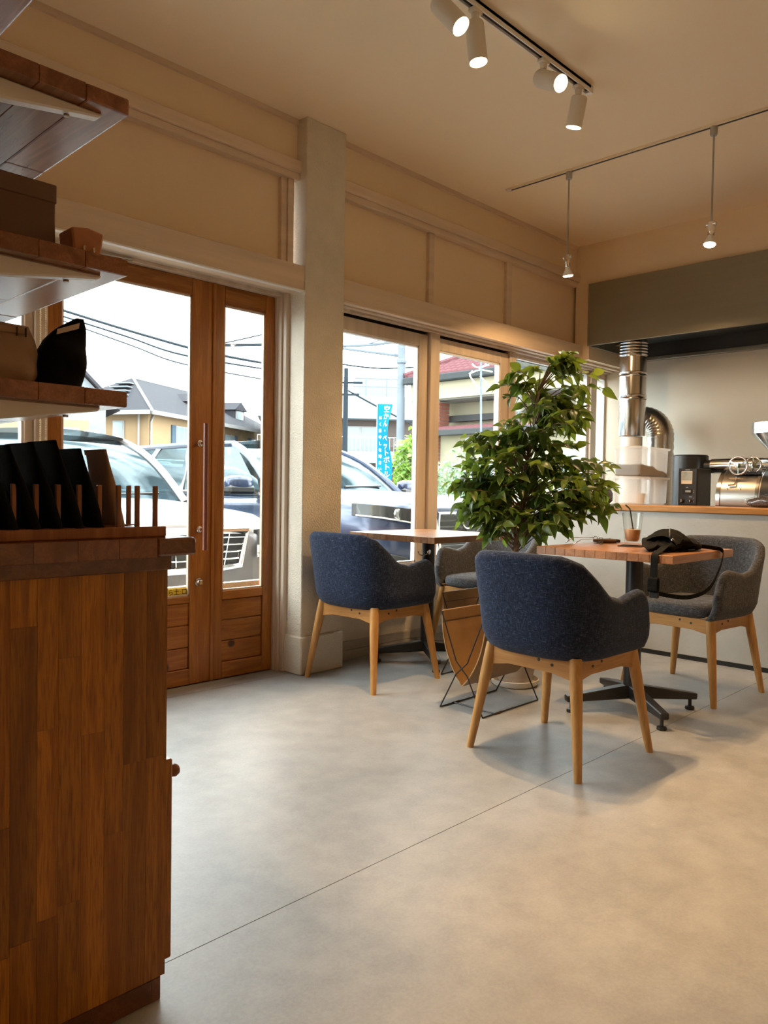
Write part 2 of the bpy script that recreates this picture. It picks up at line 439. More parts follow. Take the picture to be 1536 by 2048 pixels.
wf = struct('wall_front')
box('upper_wall', 'wall_cream', wf, (0.2, 3.26, 2.66, 6.15, 3.5, ZC))
for x0, x1 in ((0.2, 2.535), (2.90, 3.715), (3.765, 4.555), (4.62, 6.15)):
    box('wall_panel', 'panel_cream', wf, (x0, 3.288, 2.12, x1, 3.5, 2.665))
box('sill_wall', 'wall_white_rough', wf, (2.80, 3.30, -0.3, 6.15, 3.46, 0.50))
box('sill_wall', 'wall_white_rough', wf, (-0.2, 3.30, -0.3, 1.363, 3.46, 0.50))
tr = struct('trim_1'); tr['label'] = 'slim cornice between the window wall and the ceiling'
box('cornice', 'trim_paint', tr, (0.2, 3.243, 2.924, 2.64, 3.262, ZC))
box('cornice', 'trim_paint', tr, (2.91, 3.243, 2.924, 5.49, 3.262, ZC))
tr = struct('trim_2'); tr['label'] = 'stepped picture rail above the panels'
for x0, x1 in ((0.2, 2.64), (2.91, 5.49)):
    box('rail', 'trim_paint', tr, (x0, 3.222, 2.668, x1, 3.262, 2.728), 0.004)
    box('rail_lip', 'trim_paint', tr, (x0, 3.240, 2.632, x1, 3.290, 2.668), 0.003)
tr = struct('trim_3'); tr['label'] = 'upright battens between the wall panels'
for x0, x1 in ((2.535, 2.572), (2.572, 2.612), (3.715, 3.765), (4.555, 4.62)):
    box('batten', 'trim_paint', tr, (x0, 3.262 if x0 != 2.572 else 3.252, 2.16, x1, 3.30, 2.632), 0.003)
tr = struct('trim_4'); tr['label'] = 'thick pale lintel beam over the door'
box('lintel', 'trim_paint', tr, (0.2, 3.186, 2.044, 2.634, 3.30, 2.172), 0.004)
box('lintel_edge', 'white_plastic', tr, (0.2, 3.184, 2.036, 2.634, 3.215, 2.046), 0.002)
box('soffit', 'frame_paint', tr, (0.2, 3.215, 2.048, 2.64, 3.48, 2.12))
box('head_frame', 'frame_paint', tr, (1.30, 3.345, 2.030, 2.64, 3.47, 2.05), 0.002)
tr = struct('trim_5'); tr['label'] = 'thick pale lintel beam over the windows'
box('lintel', 'trim_paint', tr, (2.918, 3.190, 2.046, 6.15, 3.30, 2.165), 0.004)
box('lintel_edge', 'trim_paint', tr, (2.918, 3.186, 2.034, 6.15, 3.215, 2.048), 0.002)
box('soffit', 'frame_paint', tr, (2.91, 3.215, 2.052, 6.15, 3.48, 2.14))
box('head_frame', 'frame_paint', tr, (2.91, 3.262, 2.036, 6.15, 3.30, 2.054), 0.002)
box('head_frame', 'frame_paint', tr, (2.91, 3.30, 2.022, 6.15, 3.335, 2.054), 0.002)
box('head_frame', 'skirting_black', tr, (2.91, 3.376, 1.985, 6.15, 3.47, 2.054))  # board coloured black to draw the shaded gap above the sashes
pl = struct('wall_pillar', box('wall_pillar', 'wall_white_rough', None, (2.635, 3.18, 0.0, 2.915, 3.5, ZC), 0.004), 'rough plastered pillar between the door and the windows')
box('plinth', 'wall_white_rough', pl, (2.622, 3.162, 0.0, 2.928, 3.33, 0.205), 0.006)
bb = struct('baseboard_front')
box('baseboard_board', 'baseboard_grey', bb, (2.915, 3.284, 0.0, 4.606, 3.302, 0.055), 0.002)
box('baseboard_board', 'baseboard_grey', bb, (2.915, 3.288, 0.057, 4.606, 3.302, 0.108), 0.002)

wb = struct('wall_back', box('wall_back', 'kitchen_wall', None, (6.15, -3.6, 0, 6.25, 3.5, ZC)))
struct('wall_bulkhead', box('wall_bulkhead', 'wall_cream', None, (5.49, -3.6, 2.60, 6.15, 3.262, ZC)))
struct('wall_return', box('wall_return', 'wall_cream', None, (5.49, 3.135, 2.05, 6.15, 3.262, 2.60)))
struct('wall_right', box('wall_right', 'wall_cream', None, (-1.4, -3.7, 0, 6.25, -3.6, ZC)))
struct('wall_rear', box('wall_rear', 'wall_cream', None, (-1.4, -3.6, 0, -1.3, 1.4, ZC)))
struct('wall_left', box('wall_left', 'wall_cream', None, (-1.3, 1.37, 0, 0.2, 3.5, ZC)))

# ------------------------------------------------------------------ doors
def door_leaf(name, label, x0, x1, gx0, gx1, gz0, gz1, planks, top):
    d = struct(name); d['label'] = label
    y0, y1 = 3.380, 3.418
    box('stile', 'pine_door', d, (x0, y0, 0.006, gx0, y1, top), 0.003)
    box('stile', 'pine_door', d, (gx1, y0, 0.006, x1, y1, top), 0.003)
    box('rail', 'pine_door_rail', d, (gx0, y0, gz1, gx1, y1, top), 0.003)
    box('rail', 'pine_door_rail', d, (gx0, y0, planks[-1], gx1, y1, gz0), 0.003)
    box('rail', 'pine_door_rail', d, (gx0, y0, 0.006, gx1, y1, planks[0]), 0.003)
    for a, b in zip(planks, planks[1:]):
        box('plank', 'pine_plank', d, (gx0, y0 + 0.010, a + 0.0015, gx1, y1 - 0.008, b - 0.0015), 0.004)
    bead = MB()
    for a in ((gx0, y0 + 0.006, gz0, gx0 + 0.008, y0 + 0.02, gz1), (gx1 - 0.008, y0 + 0.006, gz0, gx1, y0 + 0.02, gz1),
              (gx0, y0 + 0.006, gz0, gx1, y0 + 0.02, gz0 + 0.008), (gx0, y0 + 0.006, gz1 - 0.008, gx1, y0 + 0.02, gz1)): bead.box(*a)
    bead.build('glazing_bead', 'frame_paint', d)
    g = box('glass', 'window_glass', d, (gx0, 3.398, gz0, gx1, 3.402, gz1))
    return d, g
d1, g1 = door_leaf('door_1', 'wide pine door leaf with tall glass and a long wooden pull', 1.366, 2.203, 1.437, 2.080, 0.452, 1.946, (0.085, 0.192, 0.304, 0.418), 2.030)
d2, g2 = door_leaf('door_2', 'narrow pine door leaf with tall glass beside the pillar', 2.208, 2.592, 2.272, 2.530, 0.462, 1.932, (0.088, 0.198, 0.306, 0.416), 2.030)
hb = MB().tube([(2.128, 3.322, 0.684), (2.128, 3.322, 1.314)], 0.0125, 16).build('pull_handle', 'handle_wood', d1, smooth=SM)
for z in (0.785, 1.217):
    MB().tube([(2.128, 3.326, z), (2.128, 3.381, z)], 0.007, 12).lathe([(0.016, 0), (0.016, 0.006), (0.010, 0.010)], 16, (2.128, 3.380, z), Matrix.Rotation(math.pi / 2, 3, 'X')).build('handle_mount', 'chrome', hb, smooth=SM)
lk = MB().lathe([(0.021, 0), (0.021, 0.006), (0.016, 0.010), (0.012, 0.020), (0.0, 0.021)], 20, (2.128, 3.381, 0.519), Matrix.Rotation(math.pi / 2, 3, 'X')).build('door_lock', 'steel', d1, smooth=SM)
MB().box(2.120, 3.352, 0.507, 2.136, 3.362, 0.531).build('thumb_turn', 'chrome', lk, bevel=0.002)
MB().box(2.198, 3.372, 0.006, 2.214, 3.384, 2.03).build('meeting_strip', 'pine_door', d1, bevel=0.003)
st = box('sticker', 'sticker_yellow', d1, (1.955, 3.3965, 0.455, 2.078, 3.398, 0.492))
text_obj('sticker_print', 'ら土:ロ', 0.034, 'print_black', st, Matrix.Translation((2.020, 3.3958, 0.4735)) @ Matrix.Rotation(math.pi / 2, 4, 'X'))
cl = MB().box(1.44, 3.345, 1.985, 1.60, 3.381, 2.022).build('door_closer', 'lamp_grey', d1, bevel=0.004)
MB().bar((1.56, 3.352, 2.030), (1.74, 3.342, 2.034), 0.016, 0.006).build('closer_arm', 'steel', cl)
MB().bar((1.74, 3.342, 2.034), (1.72, 3.37, 2.036), 0.012, 0.005).build('closer_arm', 'steel', cl)
fr = struct('door_frame_1'); fr['kind'] = 'structure'; fr['label'] = 'pale stepped frame around the pine doors'
box('jamb', 'frame_paint', fr, (2.594, 3.365, 0, 2.628, 3.47, 2.05), 0.003)
box('jamb', 'frame_paint', fr, (2.600, 3.335, 0, 2.612, 3.366, 2.045), 0.002)
box('jamb', 'frame_paint', fr, (2.612, 3.305, 0, 2.646, 3.48, 2.05), 0.003)
box('jamb', 'frame_paint', fr, (1.310, 3.355, 0, 1.364, 3.47, 2.05), 0.003)
box('threshold', 'steel', fr, (1.364, 3.375, 0.0, 2.594, 3.47, 0.004))

# ------------------------------------------------------------------ windows
def window(name, label, x0, x1, gx0, gx1, gz0, gz1, ztop, yf, matname='frame_paint', stile_l=True):
    w = struct(name); w['label'] = label
    y0, y1 = yf, yf + 0.04
    box('sash_rail', matname, w, (gx0, y0, gz1, gx1, y1, ztop), 0.003)
    box('sash_rail', matname, w, (gx0, y0, 0.508, gx1, y1, gz0), 0.003)
    if gx0 - x0 > 0.002: box('sash_stile', matname, w, (x0, y0, 0.508, gx0, y1, ztop), 0.003)
    if x1 - gx1 > 0.002: box('sash_stile', matname, w, (gx1, y0, 0.508, x1, y1, ztop), 0.003)
    b = MB()
    e = 0.010
    for a in ((gx0, y0 + 0.008, gz0, gx0 + e, y1, gz1), (gx1 - e, y0 + 0.008, gz0, gx1, y1, gz1), (gx0, y0 + 0.008, gz0, gx1, y1, gz0 + e), (gx0, y0 + 0.008, gz1 - e, gx1, y1, gz1)): b.box(*a)
    b.build('glazing_bead', 'white_plastic', w)
    box('glass', 'window_glass', w, (gx0, y0 + 0.020, gz0, gx1, y0 + 0.024, gz1))
    return w
window('window_1', 'left window beside the pine door, behind the shelves', -0.2, 1.309, -0.12, 1.272, 0.55, 1.94, 2.04, 3.37)
window('window_2', 'sash window beside the pillar', 2.917, 3.800, 2.935, 3.717, 0.535, 1.925, 2.005, 3.335)
window('window_3', 'middle sash window behind the ficus', 3.897, 4.690, 3.905, 4.602, 0.535, 1.925, 2.005, 3.335)
window('window_4', 'wide fixed window behind the ficus and counter', 4.768, 5.86, 4.780, 5.845, 0.535, 2.000, 2.035, 3.335)
window('window_5', 'narrow end window beside the kitchen wall', 5.95, 6.15, 5.965, 6.14, 0.535, 1.985, 2.035, 3.335)
tr = struct('trim_6'); tr['label'] = 'wooden window posts and sill'
for x0, x1 in ((3.802, 3.896), (4.692, 4.766), (5.86, 5.95)):
    box('window_post', 'frame_paint', tr, (x0, 3.312, 0.508, x1, 3.46, 2.022), 0.004)
box('window_sill', 'frame_paint', tr, (2.915, 3.270, 0.485, 6.15, 3.46, 0.508), 0.003)

def bead_chain(name, label, x, y, z0, z1, n, r, mat, twin=0.0):
    t = thing(name, label, 'blind chain', (x, y, z0))
    me = MB().sphere((0, 0, 0), r, 8); me = me.mesh('bead', 3.5); me.materials.append(MATS[mat])
    cord = MB()
    for dx in ((-twin, twin) if twin else (0,)):
        cord.tube([(dx, 0, 0), (dx, 0, z1 - z0)], r * 0.35, 5)
    if twin: cord.tube([(-twin, 0, 0), (-twin * 0.7, 0, -0.012), (0, 0, -0.016), (twin * 0.7, 0, -0.012), (twin, 0, 0)], r * 0.35, 5)
    beads = MB()
    for dx in ((-twin, twin) if twin else (0,)):
        for i in range(n):
            beads.sphere((dx, 0, (i + 0.5) * (z1 - z0) / n), r, 6)
    cord.build('cord', mat, t)
    b = beads.build('bead_string', mat, t, smooth=3.5); b['kind'] = 'stuff'
    return t
bead_chain('blind_chain', 'cream beaded blind chain hanging left of the pine door', 1.338, 3.338, 0.92, 2.04, 120, 0.0048, 'bead_cream', 0.011)
bead_chain('blind_chain', 'grey beaded blind chain hanging beside the pillar', 2.952, 3.32, 0.72, 2.03, 110, 0.0032, 'lamp_grey')

# ================================================================== ceiling lighting
def spot_light(name, loc, target, watts, angle, blend=0.35, size=0.013):
    ld = bpy.data.lights.new(name, 'SPOT'); ld.energy = watts; ld.color = WARM
    ld.spot_size = math.radians(angle); ld.spot_blend = blend; ld.shadow_soft_size = size
    o = bpy.data.objects.new(name, ld); COL.objects.link(o)
    o.location = loc
    d = (Vector(target) - Vector(loc)).normalized()
    o.rotation_euler = d.to_track_quat('-Z', 'Y').to_euler()
    return o
def track_spot(x, d, label, yt=1.955, r=0.038, ln=0.160, watts=SPOT_W, ang=88):
    t = thing('track_spotlight', label, 'spotlight', (x, yt, 2.915), group='spotlights on the ceiling track')
    MB().box(-0.028, -0.016, -0.012, 0.028, 0.016, 0.004).lathe([(0.014, -0.040), (0.017, -0.012)], 16).build('track_adapter', 'lamp_body', t, smooth=SM, bevel=0.002)
    MB().tube([(0, 0, -0.03), (0, 0, -0.085)], 0.0055, 8).build('stem', 'lamp_grey', t, smooth=SM)
    piv = Vector((0, 0, -0.078)); d = Vector(d).normalized()
    q = d.to_track_quat('Z', 'Y').to_matrix()
    back = piv - d * 0.030
    b = MB().lathe([(0.0, 0.0), (r * 0.92, 0.0), (r, 0.006), (r, ln), (r * 0.93, ln), (r * 0.90, ln - 0.012)], 28, back, q).build('lamp_body', 'lamp_body', t, smooth=SM)
    MB().lathe([(0.0, ln - 0.006), (r * 0.92, ln - 0.006)], 24, back, q).build('lamp_lens', 'lamp_glow', t)
    tip = Vector((x, yt, 2.915)) + back + d * (ln + 0.004)
    s = spot_light('spot_beam', tip, tip + d, watts, ang); s.parent = None
    return t
tk = thing('ceiling_track', 'white ceiling light track carrying the spotlights', 'light track', (0, 0, 0))
MB().box(0.6, 1.938, 2.918, 3.372, 1.9445, ZC).box(0.6, 1.9655, 2.918, 3.372, 1.972, ZC).box(0.6, 1.938, 2.935, 3.372, 1.972, ZC).build('track_rail', 'white_plastic', tk, bevel=0.001)
box('track_slot', 'print_black', tk, (0.62, 1.9445, 2.930, 3.355, 1.9655, 2.9349))
box('track_end_cap', 'white_plastic', tk, (3.355, 1.937, 2.917, 3.378, 1.973, ZC), 0.002)
track_spot(2.275, (0.10, -0.60, -0.72), 'leftmost lit spotlight of the ceiling track, tilted to the right')
track_spot(2.478, (0.05, -0.12, -1.0), 'second spotlight from the left on the ceiling track, pointing down', watts=SPOT_W * 1.55, ang=60)
track_spot(2.972, (-0.20, -0.80, -0.50), 'third spotlight from the left on the ceiling track, turned to the room', watts=SPOT_W * 1.5, ang=100)
track_spot(3.272, (0.05, 0.24, -0.95), 'rightmost spotlight at the end of the ceiling track', ang=66, ln=0.135, watts=SPOT_W * 0.42)
tk2 = thing('ceiling_track', 'thin ceiling light track carrying two rod pendants', 'light track', (0, 0, 0))
MB().box(4.132, -1.4, 2.938, 4.140, 2.975, ZC).box(4.160, -1.4, 2.938, 4.168, 2.975, ZC).build('track_rail', 'ceiling_paint', tk2)
box('track_slot', 'print_black', tk2, (4.140, -1.38, 2.940, 4.160, 2.955, 2.9445))
box('track_end_cap', 'lamp_body', tk2, (4.130, 2.955, 2.936, 4.170, 2.985, ZC), 0.002)
def rod_pendant(y, label, tilt, k=1.0):
    t = thing('rod_pendant', label, 'pendant lamp', (4.150, y, 2.94), group='bulbs hanging on rods from the thin track')
    MB().lathe([(0.017, -0.045), (0.019, -0.040), (0.019, 0.0)], 16).build('track_adapter', 'lamp_grey', t, smooth=SM)
    MB().tube([(0, 0, -0.04), (0, 0, -0.50)], 0.0052, 8).build('rod', 'lamp_grey', t, smooth=SM)
    q = Matrix.Rotation(tilt, 3, 'Y'); pv = Vector((0.0, 0, -0.545))
    MB().lathe([(0.0, 0.05), (0.019, 0.046), (0.020, 0.005), (0.017, -0.02), (0.015, -0.026)], 16, pv, q).build('lamp_holder', 'chrome', t, smooth=SM)
    MB().tube([(0, -0.026, -0.510), (0, 0.026, -0.510)], 0.010, 10).build('knuckle', 'steel', t, smooth=SM)
    MB().lathe([(0.013, -0.024), (0.016, -0.040), (0.030, -0.066), (0.0315, -0.076)], 20, pv, q).build('bulb', 'white_plastic', t, smooth=SM)
    MB().lathe([(0.0315, -0.076), (0.026, -0.083), (0.0, -0.086)], 20, pv, q).build('bulb_face', 'bulb_glow', t, smooth=SM)
    d = q @ Vector((0, 0, -1))
    tip = Vector((4.150, y, 2.94)) + pv + d * 0.092
    spot_light('pendant_beam', tip, tip + d, PENDANT_W * k, 155, 0.3)
rod_pendant(2.531, 'rod pendant bulb near the window wall corner', math.radians(-10))
rod_pendant(1.665, 'rod pendant bulb in front of the grey hood', math.radians(12))
rod_pendant(0.78, 'added unseen rod pendant bulb, lighting the room from past the right edge', math.radians(12), 1.2)  # unseen pendant, added to light the right-hand side of the room

# ================================================================== kitchen: counter, hood, roaster
ct = thing('service_counter', 'white painted service counter with a wooden top edge', 'counter', (4.606, 1.2, 0))
box('front_panel', 'counter_white', ct, (0, -3.2, 0.028, 0.04, 2.085, 0.890), 0.003)
box('skirting', 'skirting_black', ct, (0.008, -3.2, 0.0, 0.04, 2.085, 0.028))
box('worktop', 'counter_edge_wood', ct, (-0.012, -3.2, 0.890, 0.499, 2.085, 0.926), 0.003)
for y, z in ((0.86, 0.80), (0.70, 0.815), (1.05, 0.52), (0.28, 0.78), (1.17, 0.775)): MB().lathe([(0.004, 0), (0.004, 0.0015), (0, 0.002)], 8, (0, y, z), Matrix.Rotation(-math.pi / 2, 3, 'Y')).build('screw_mark', 'baseboard_grey', ct)

bn_ = thing('back_bench', 'low steel bench behind the counter carrying the roaster', 'bench', (5.115, 0, 0))
box('bench_top', 'steel_brushed', bn_, (0, -2.0, 0.715, 1.03, 3.28, 0.745), 0.003)
box('bench_front', 'steel_brushed', bn_, (0.03, -2.0, 0.0, 0.06, 3.28, 0.715))
hd = thing('extractor_hood', 'long grey metal extractor hood above the roaster', 'extractor hood', (5.45, 0, 2.148))
box('front_panel', 'hood_grey', hd, (0, -3.0, 0, 0.018, 3.13, 0.482), 0.003)
box('side_panel', 'hood_grey', hd, (0.018, 3.112, 0, 0.69, 3.13, 0.455), 0.002)
box('lining', 'hood_inside', hd, (0.018, -3.0, 0.09, 0.69, 3.112, 0.12))
box('lining_back', 'hood_inside', hd, (0.665, -3.0, -0.02, 0.69, 3.112, 0.09))
box('rim', 'hood_grey', hd, (0.650, -3.0, -0.05, 0.70, 3.112, -0.02), 0.003)
MB().lathe([(0.05, 0.0), (0.05, 0.05), (0.03, 0.07)], 20, (0.25, 2.96, 0.02)).build('hood_lamp', 'chrome', hd, smooth=SM)

fu = thing('flue_pipe', 'shiny steel flue pipe rising into the grey hood', 'flue', (5.60, 2.815, 1.44))
prof = [(0.098, 0.0), (0.100, 0.004)]
for zc in (0.295, 0.47):
    prof += [(0.100, zc - 0.02), (0.105, zc - 0.016), (0.105, zc - 0.008), (0.101, zc), (0.105, zc + 0.008), (0.105, zc + 0.016), (0.100, zc + 0.02)]
prof += [(0.100, 0.60)]
for i in range(5): prof += [(0.100, 0.610 + i * 0.022), (0.106, 0.618 + i * 0.022), (0.100, 0.628 + i * 0.022)]
prof += [(0.100, 0.79)]
MB().lathe(prof, 40).build('pipe', 'steel', fu, smooth=SM)
MB().lathe([(0.082, -0.694), (0.082, -0.005)], 32).build('inner_pipe', 'white_plastic', fu, smooth=SM)
el = thing('duct_elbow', 'ribbed bendable metal duct elbow behind the flue pipe', 'duct', (5.82, 2.705, 0.927))
pts, rs = [], []
path = []
for i in range(60):
    t = i / 59
    if t < 0.25: path.append((0, 0.20 - 0.28 * t, 0.66))
    elif t < 0.62:
        a = (t - 0.25) / 0.37 * math.pi / 2; path.append((0, 0.13 - 0.15 * math.sin(a), 0.51 + 0.15 * math.cos(a)))
    else: path.append((0, -0.02, 0.51 - (t - 0.62) / 0.38 * 0.69))
MB().tube(path, [0.098 + (0.005 if (i // 1) % 2 else 0.0) for i in range(60)], 28).build('duct', 'steel_brushed', el, smooth=SM)

def tub(name, label, z, h, content):
    t = thing(name, label, 'storage tub', (4.94, 2.405, z), group='stacked plastic tubs on the counter')
    def ring(sx, sy, r=0.025, n=5):
        pts = []
        for cx, cy, a0 in ((sx - r, sy - r, 0), (-sx + r, sy - r, 90), (-sx + r, -sy + r, 180), (sx - r, -sy + r, 270)):
            for i in range(n):
                a = math.radians(a0 + 90 * i / (n - 1)); pts.append((cx + r * math.cos(a), cy + r * math.sin(a)))
        return pts
    def loft(levels):
        b = MB(); rings = [[(x, y, zz) for x, y in ring(sx, sy)] for sx, sy, zz in levels]; n = len(rings[0])
        vs = [v for r_ in rings for v in r_]; fs = []
        for i in range(len(rings) - 1):
            for j in range(n): fs.append((i * n + j, i * n + (j + 1) % n, (i + 1) * n + (j + 1) % n, (i + 1) * n + j))
        return b, vs, fs, n
    b, vs, fs, n = loft([(0.195, 0.078, 0.0), (0.208, 0.090, 0.012), (0.215, 0.095, h - 0.014), (0.222, 0.102, h - 0.014), (0.222, 0.102, h - 0.004)])
    fs.append(tuple(reversed(range(n)))); b.add(vs, fs); b.build('tub_body', 'tub_plastic', t, smooth=SM)
    b, vs, fs, n = loft([(0.226, 0.106, h - 0.012), (0.226, 0.106, h), (0.205, 0.085, h + 0.003), (0.200, 0.080, h - 0.002)])
    fs.append(tuple(range(3 * n, 4 * n))); b.add(vs, fs); b.build('tub_lid', 'tub_plastic', t, smooth=SM)
    if content:
        def top(u, v):
            return (lerp(-0.200, 0.200, u), lerp(-0.084, 0.084, v), 0.075 - 0.045 * smooth01(u * 1.2 - 0.25) + 0.006 * math.sin(u * 17 + v * 9))
        b, vs, fs, n = loft([(0.196, 0.080, 0.006), (0.203, 0.087, 0.04)])
        b.grid(top, 16, 8); b.V = b.V
        m = MB().grid(top, 16, 8)
        for (u0, v0, u1, v1) in ((0, 0, 1, 0), (1, 0, 1, 1), (1, 1, 0, 1), (0, 1, 0, 0)):
            def side(u, v, u0=u0, v0=v0, u1=u1, v1=v1):
                p = top(lerp(u0, u1, u), lerp(v0, v1, u)); return (p[0], p[1], lerp(0.006, p[2], v))
            m.grid(side, 16, 2)
        bn = m.build('coffee_beans', 'beans', t); bn['kind'] = 'stuff'
    else:
        MB().lathe([(0.0, 0.0), (0.035, 0.0), (0.040, 0.03), (0.041, 0.07)], 20, (-0.13, -0.045, 0.006)).build('measuring_cup', 'white_plastic', t, smooth=SM)
tub('plastic_tub', 'lower translucent plastic tub on the counter', 0.927, 0.182, False)
tub('plastic_tub', 'upper translucent plastic tub half filled with dark beans', 1.112, 0.195, True)

jr = thing('bean_jar', 'bulging clear jar of brown beans left of the plastic tubs', 'jar', (4.76, 2.60, 0.927))
MB().lathe([(0.0, 0.0), (0.060, 0.0), (0.078, 0.02), (0.080, 0.10), (0.066, 0.15), (0.05, 0.165), (0.05, 0.18)], 24).build('jar_glass', 'clear_glass', jr, smooth=SM)
bb_ = MB().lathe([(0.0, 0.004), (0.057, 0.004), (0.074, 0.02), (0.076, 0.07), (0.06, 0.10), (0.0, 0.115)], 24).build('coffee_beans', 'beans', jr, smooth=SM); bb_['kind'] = 'stuff'

cb = thing('roaster_control_box', 'black control box with a small screen and knobs', 'control box', (5.125, 2.166, 0.929))
box('case', 'control_black', cb, (0, -0.066, -0.184, 0.225, 0.066, 0.245), 0.004)
box('front_plate', 'control_black', cb, (-0.006, -0.062, 0.002, 0.0, 0.062, 0.243), 0.002)
s_ = box('screen_bezel', 'white_plastic', cb, (-0.012, -0.034, 0.140, -0.006, 0.040, 0.226), 0.002)
box('screen', 'screen_grey', s_, (-0.0135, -0.030, 0.165, -0.012, 0.036, 0.222))
s_ = box('meter_frame', 'print_black', cb, (-0.011, -0.032, 0.072, -0.006, 0.034, 0.108), 0.002)
box('meter_face', 'screen_grey', s_, (-0.012, -0.026, 0.085, -0.011, 0.010, 0.098))
box('name_plate', 'screen_grey', cb, (-0.0072, -0.016, 0.232, -0.006, 0.016, 0.237))
box('name_plate', 'screen_grey', cb, (-0.0072, -0.006, 0.115, -0.006, 0.008, 0.119))
box('name_plate', 'screen_grey', cb, (-0.0072, -0.034, 0.052, -0.006, -0.014, 0.057))
for y, z, r in ((0.032, 0.028, 0.016), (-0.026, 0.028, 0.010)):
    k_ = MB().lathe([(r, 0), (r, 0.006), (r * 0.7, 0.018), (0, 0.019)], 16, (-0.006, y, z), Matrix.Rotation(-math.pi / 2, 3, 'Y')).build('knob', 'print_black', cb, smooth=SM)
    MB().box(-0.026, y - 0.002, z - r * 0.6, -0.024, y + 0.002, z + r * 0.6).build('knob_mark', 'white_plastic', k_)
for y, z in ((-0.046, 0.098), (-0.046, 0.085), (-0.046, 0.045), (-0.046, 0.022)):
    MB().sphere((-0.008, y, z), 0.0045, 8).build('indicator', 'chrome', cb, smooth=3.5)

cy = thing('dust_canister', 'black cylinder canister behind the plastic tubs', 'canister', (5.48, 2.30, 0.927))
MB().lathe([(0.120, -0.182), (0.120, 0.345), (0.112, 0.352), (0, 0.352)], 32).build('canister_body', 'black_metal', cy, smooth=SM)
MB().tube([(0.0, -0.10, 0.27), (0.0, -0.20, 0.27)], 0.047, 20).build('outlet', 'black_metal', cy, smooth=SM)

ro = thing('coffee_roaster', 'steel drum coffee roaster with hand wheels on the counter', 'coffee roaster', (5.32, 1.84, 0.927))
RY = Matrix.Rotation(math.pi / 2, 3, 'X')
MB().lathe([(0.0, 0.0), (0.205, 0.0), (0.205, 0.27), (0, 0.27)], 48, (0, 0.135, 0.045), RY).build('drum', 'steel_brushed', ro, smooth=SM)
MB().lathe([(0.207, 0.0), (0.212, 0.002), (0.212, 0.026), (0.207, 0.028)], 48, (0, 0.137, 0.045), RY).build('drum_band', 'steel', ro, smooth=SM)
MB().lathe([(0.207, 0.0), (0.212, 0.002), (0.212, 0.020), (0.207, 0.022)], 48, (0, -0.105, 0.045), RY).build('drum_band', 'steel', ro, smooth=SM)
MB().lathe([(0.0, 0.0), (0.216, 0.0), (0.216, 0.10), (0.0, 0.10)], 48, (0, -0.137, 0.045), RY).build('drum_face', 'black_metal', ro, smooth=SM)
box('base', 'black_metal', ro, (-0.14, -0.24, -0.182, 0.25, 0.135, -0.13), 0.003)
MB().tube([(-0.17, 0.02, 0.19), (-0.185, 0.02, 0.155), (-0.20, 0.02, 0.14), (-0.20, 0.06, 0.135)], 0.006, 8).tube([(-0.18, -0.03, 0.18), (-0.18, 0.06, 0.18)], 0.006, 8).build('latch', 'chrome', ro, smooth=SM)
for y in (0.06, -0.02):
    MB().sphere((-0.21, y, 0.11), 0.006, 8).build('bolt', 'chrome', ro, smooth=3.5)
def hand_wheel(c, r, mat, spokes):
    pts = [(c[0], c[1] + r * math.cos(a), c[2] + r * math.sin(a)) for a in [2 * math.pi * i / 36 for i in range(36)]]
    w = MB().tube(pts, r * 0.11, 10, closed=True).build('hand_wheel', mat, ro, smooth=3.5)
    sp = MB().lathe([(0.0, -0.012), (r * 0.28, -0.010), (r * 0.28, 0.008), (0, 0.010)], 16, c, Matrix.Rotation(math.pi / 2, 3, 'Y'))
    sp.build('hub', mat, w, smooth=SM)
    for i in range(spokes):
        a = 2 * math.pi * i / spokes + 0.5
        MB().bar((c[0], c[1] + r * 0.2 * math.cos(a), c[2] + r * 0.2 * math.sin(a)), (c[0], c[1] + r * math.cos(a), c[2] + r * math.sin(a)), r * 0.2, r * 0.12).build('spoke', mat, w)
hand_wheel((-0.20, 0.000, 0.262), 0.056, 'chrome', 3)
hand_wheel((-0.14, -0.070, 0.268), 0.048, 'chrome', 6)
MB().tube([(-0.20, 0.0, 0.262), (-0.05, 0.0, 0.262)], 0.012, 10).tube([(-0.14, -0.07, 0.268), (-0.05, -0.07, 0.268)], 0.02, 12).build('wheel_shaft', 'steel', ro, smooth=SM)
box('wheel_bracket', 'black_metal', ro, (-0.15, -0.12, 0.205, 0.0, 0.05, 0.225), 0.003)
MB().tube([(0.10, 0.28, 0.27), (0.10, 0.0, 0.275), (0.10, -0.10, 0.270), (0.10, -0.16, 0.24), (0.10, -0.18, 0.17)], 0.052, 20).build('exhaust_pipe', 'steel', ro, smooth=SM)
MB().tube([(-0.05, -0.10, 0.262), (-0.05, -0.45, 0.262)], 0.030, 20).build('feed_pipe', 'steel', ro, smooth=SM)
MB().lathe([(0.028, 0.29), (0.034, 0.32), (0.170, 0.462), (0.178, 0.470), (0.178, 0.538), (0.174, 0.540), (0.172, 0.470), (0.03, 0.33)], 40, (0.0, -0.19, 0)).build('hopper', 'steel', ro, smooth=SM)
MB().tube([(0.0, -0.19, 0.30), (0, -0.19, 0.20)], 0.03, 16).build('hopper_neck', 'steel', ro, smooth=SM)

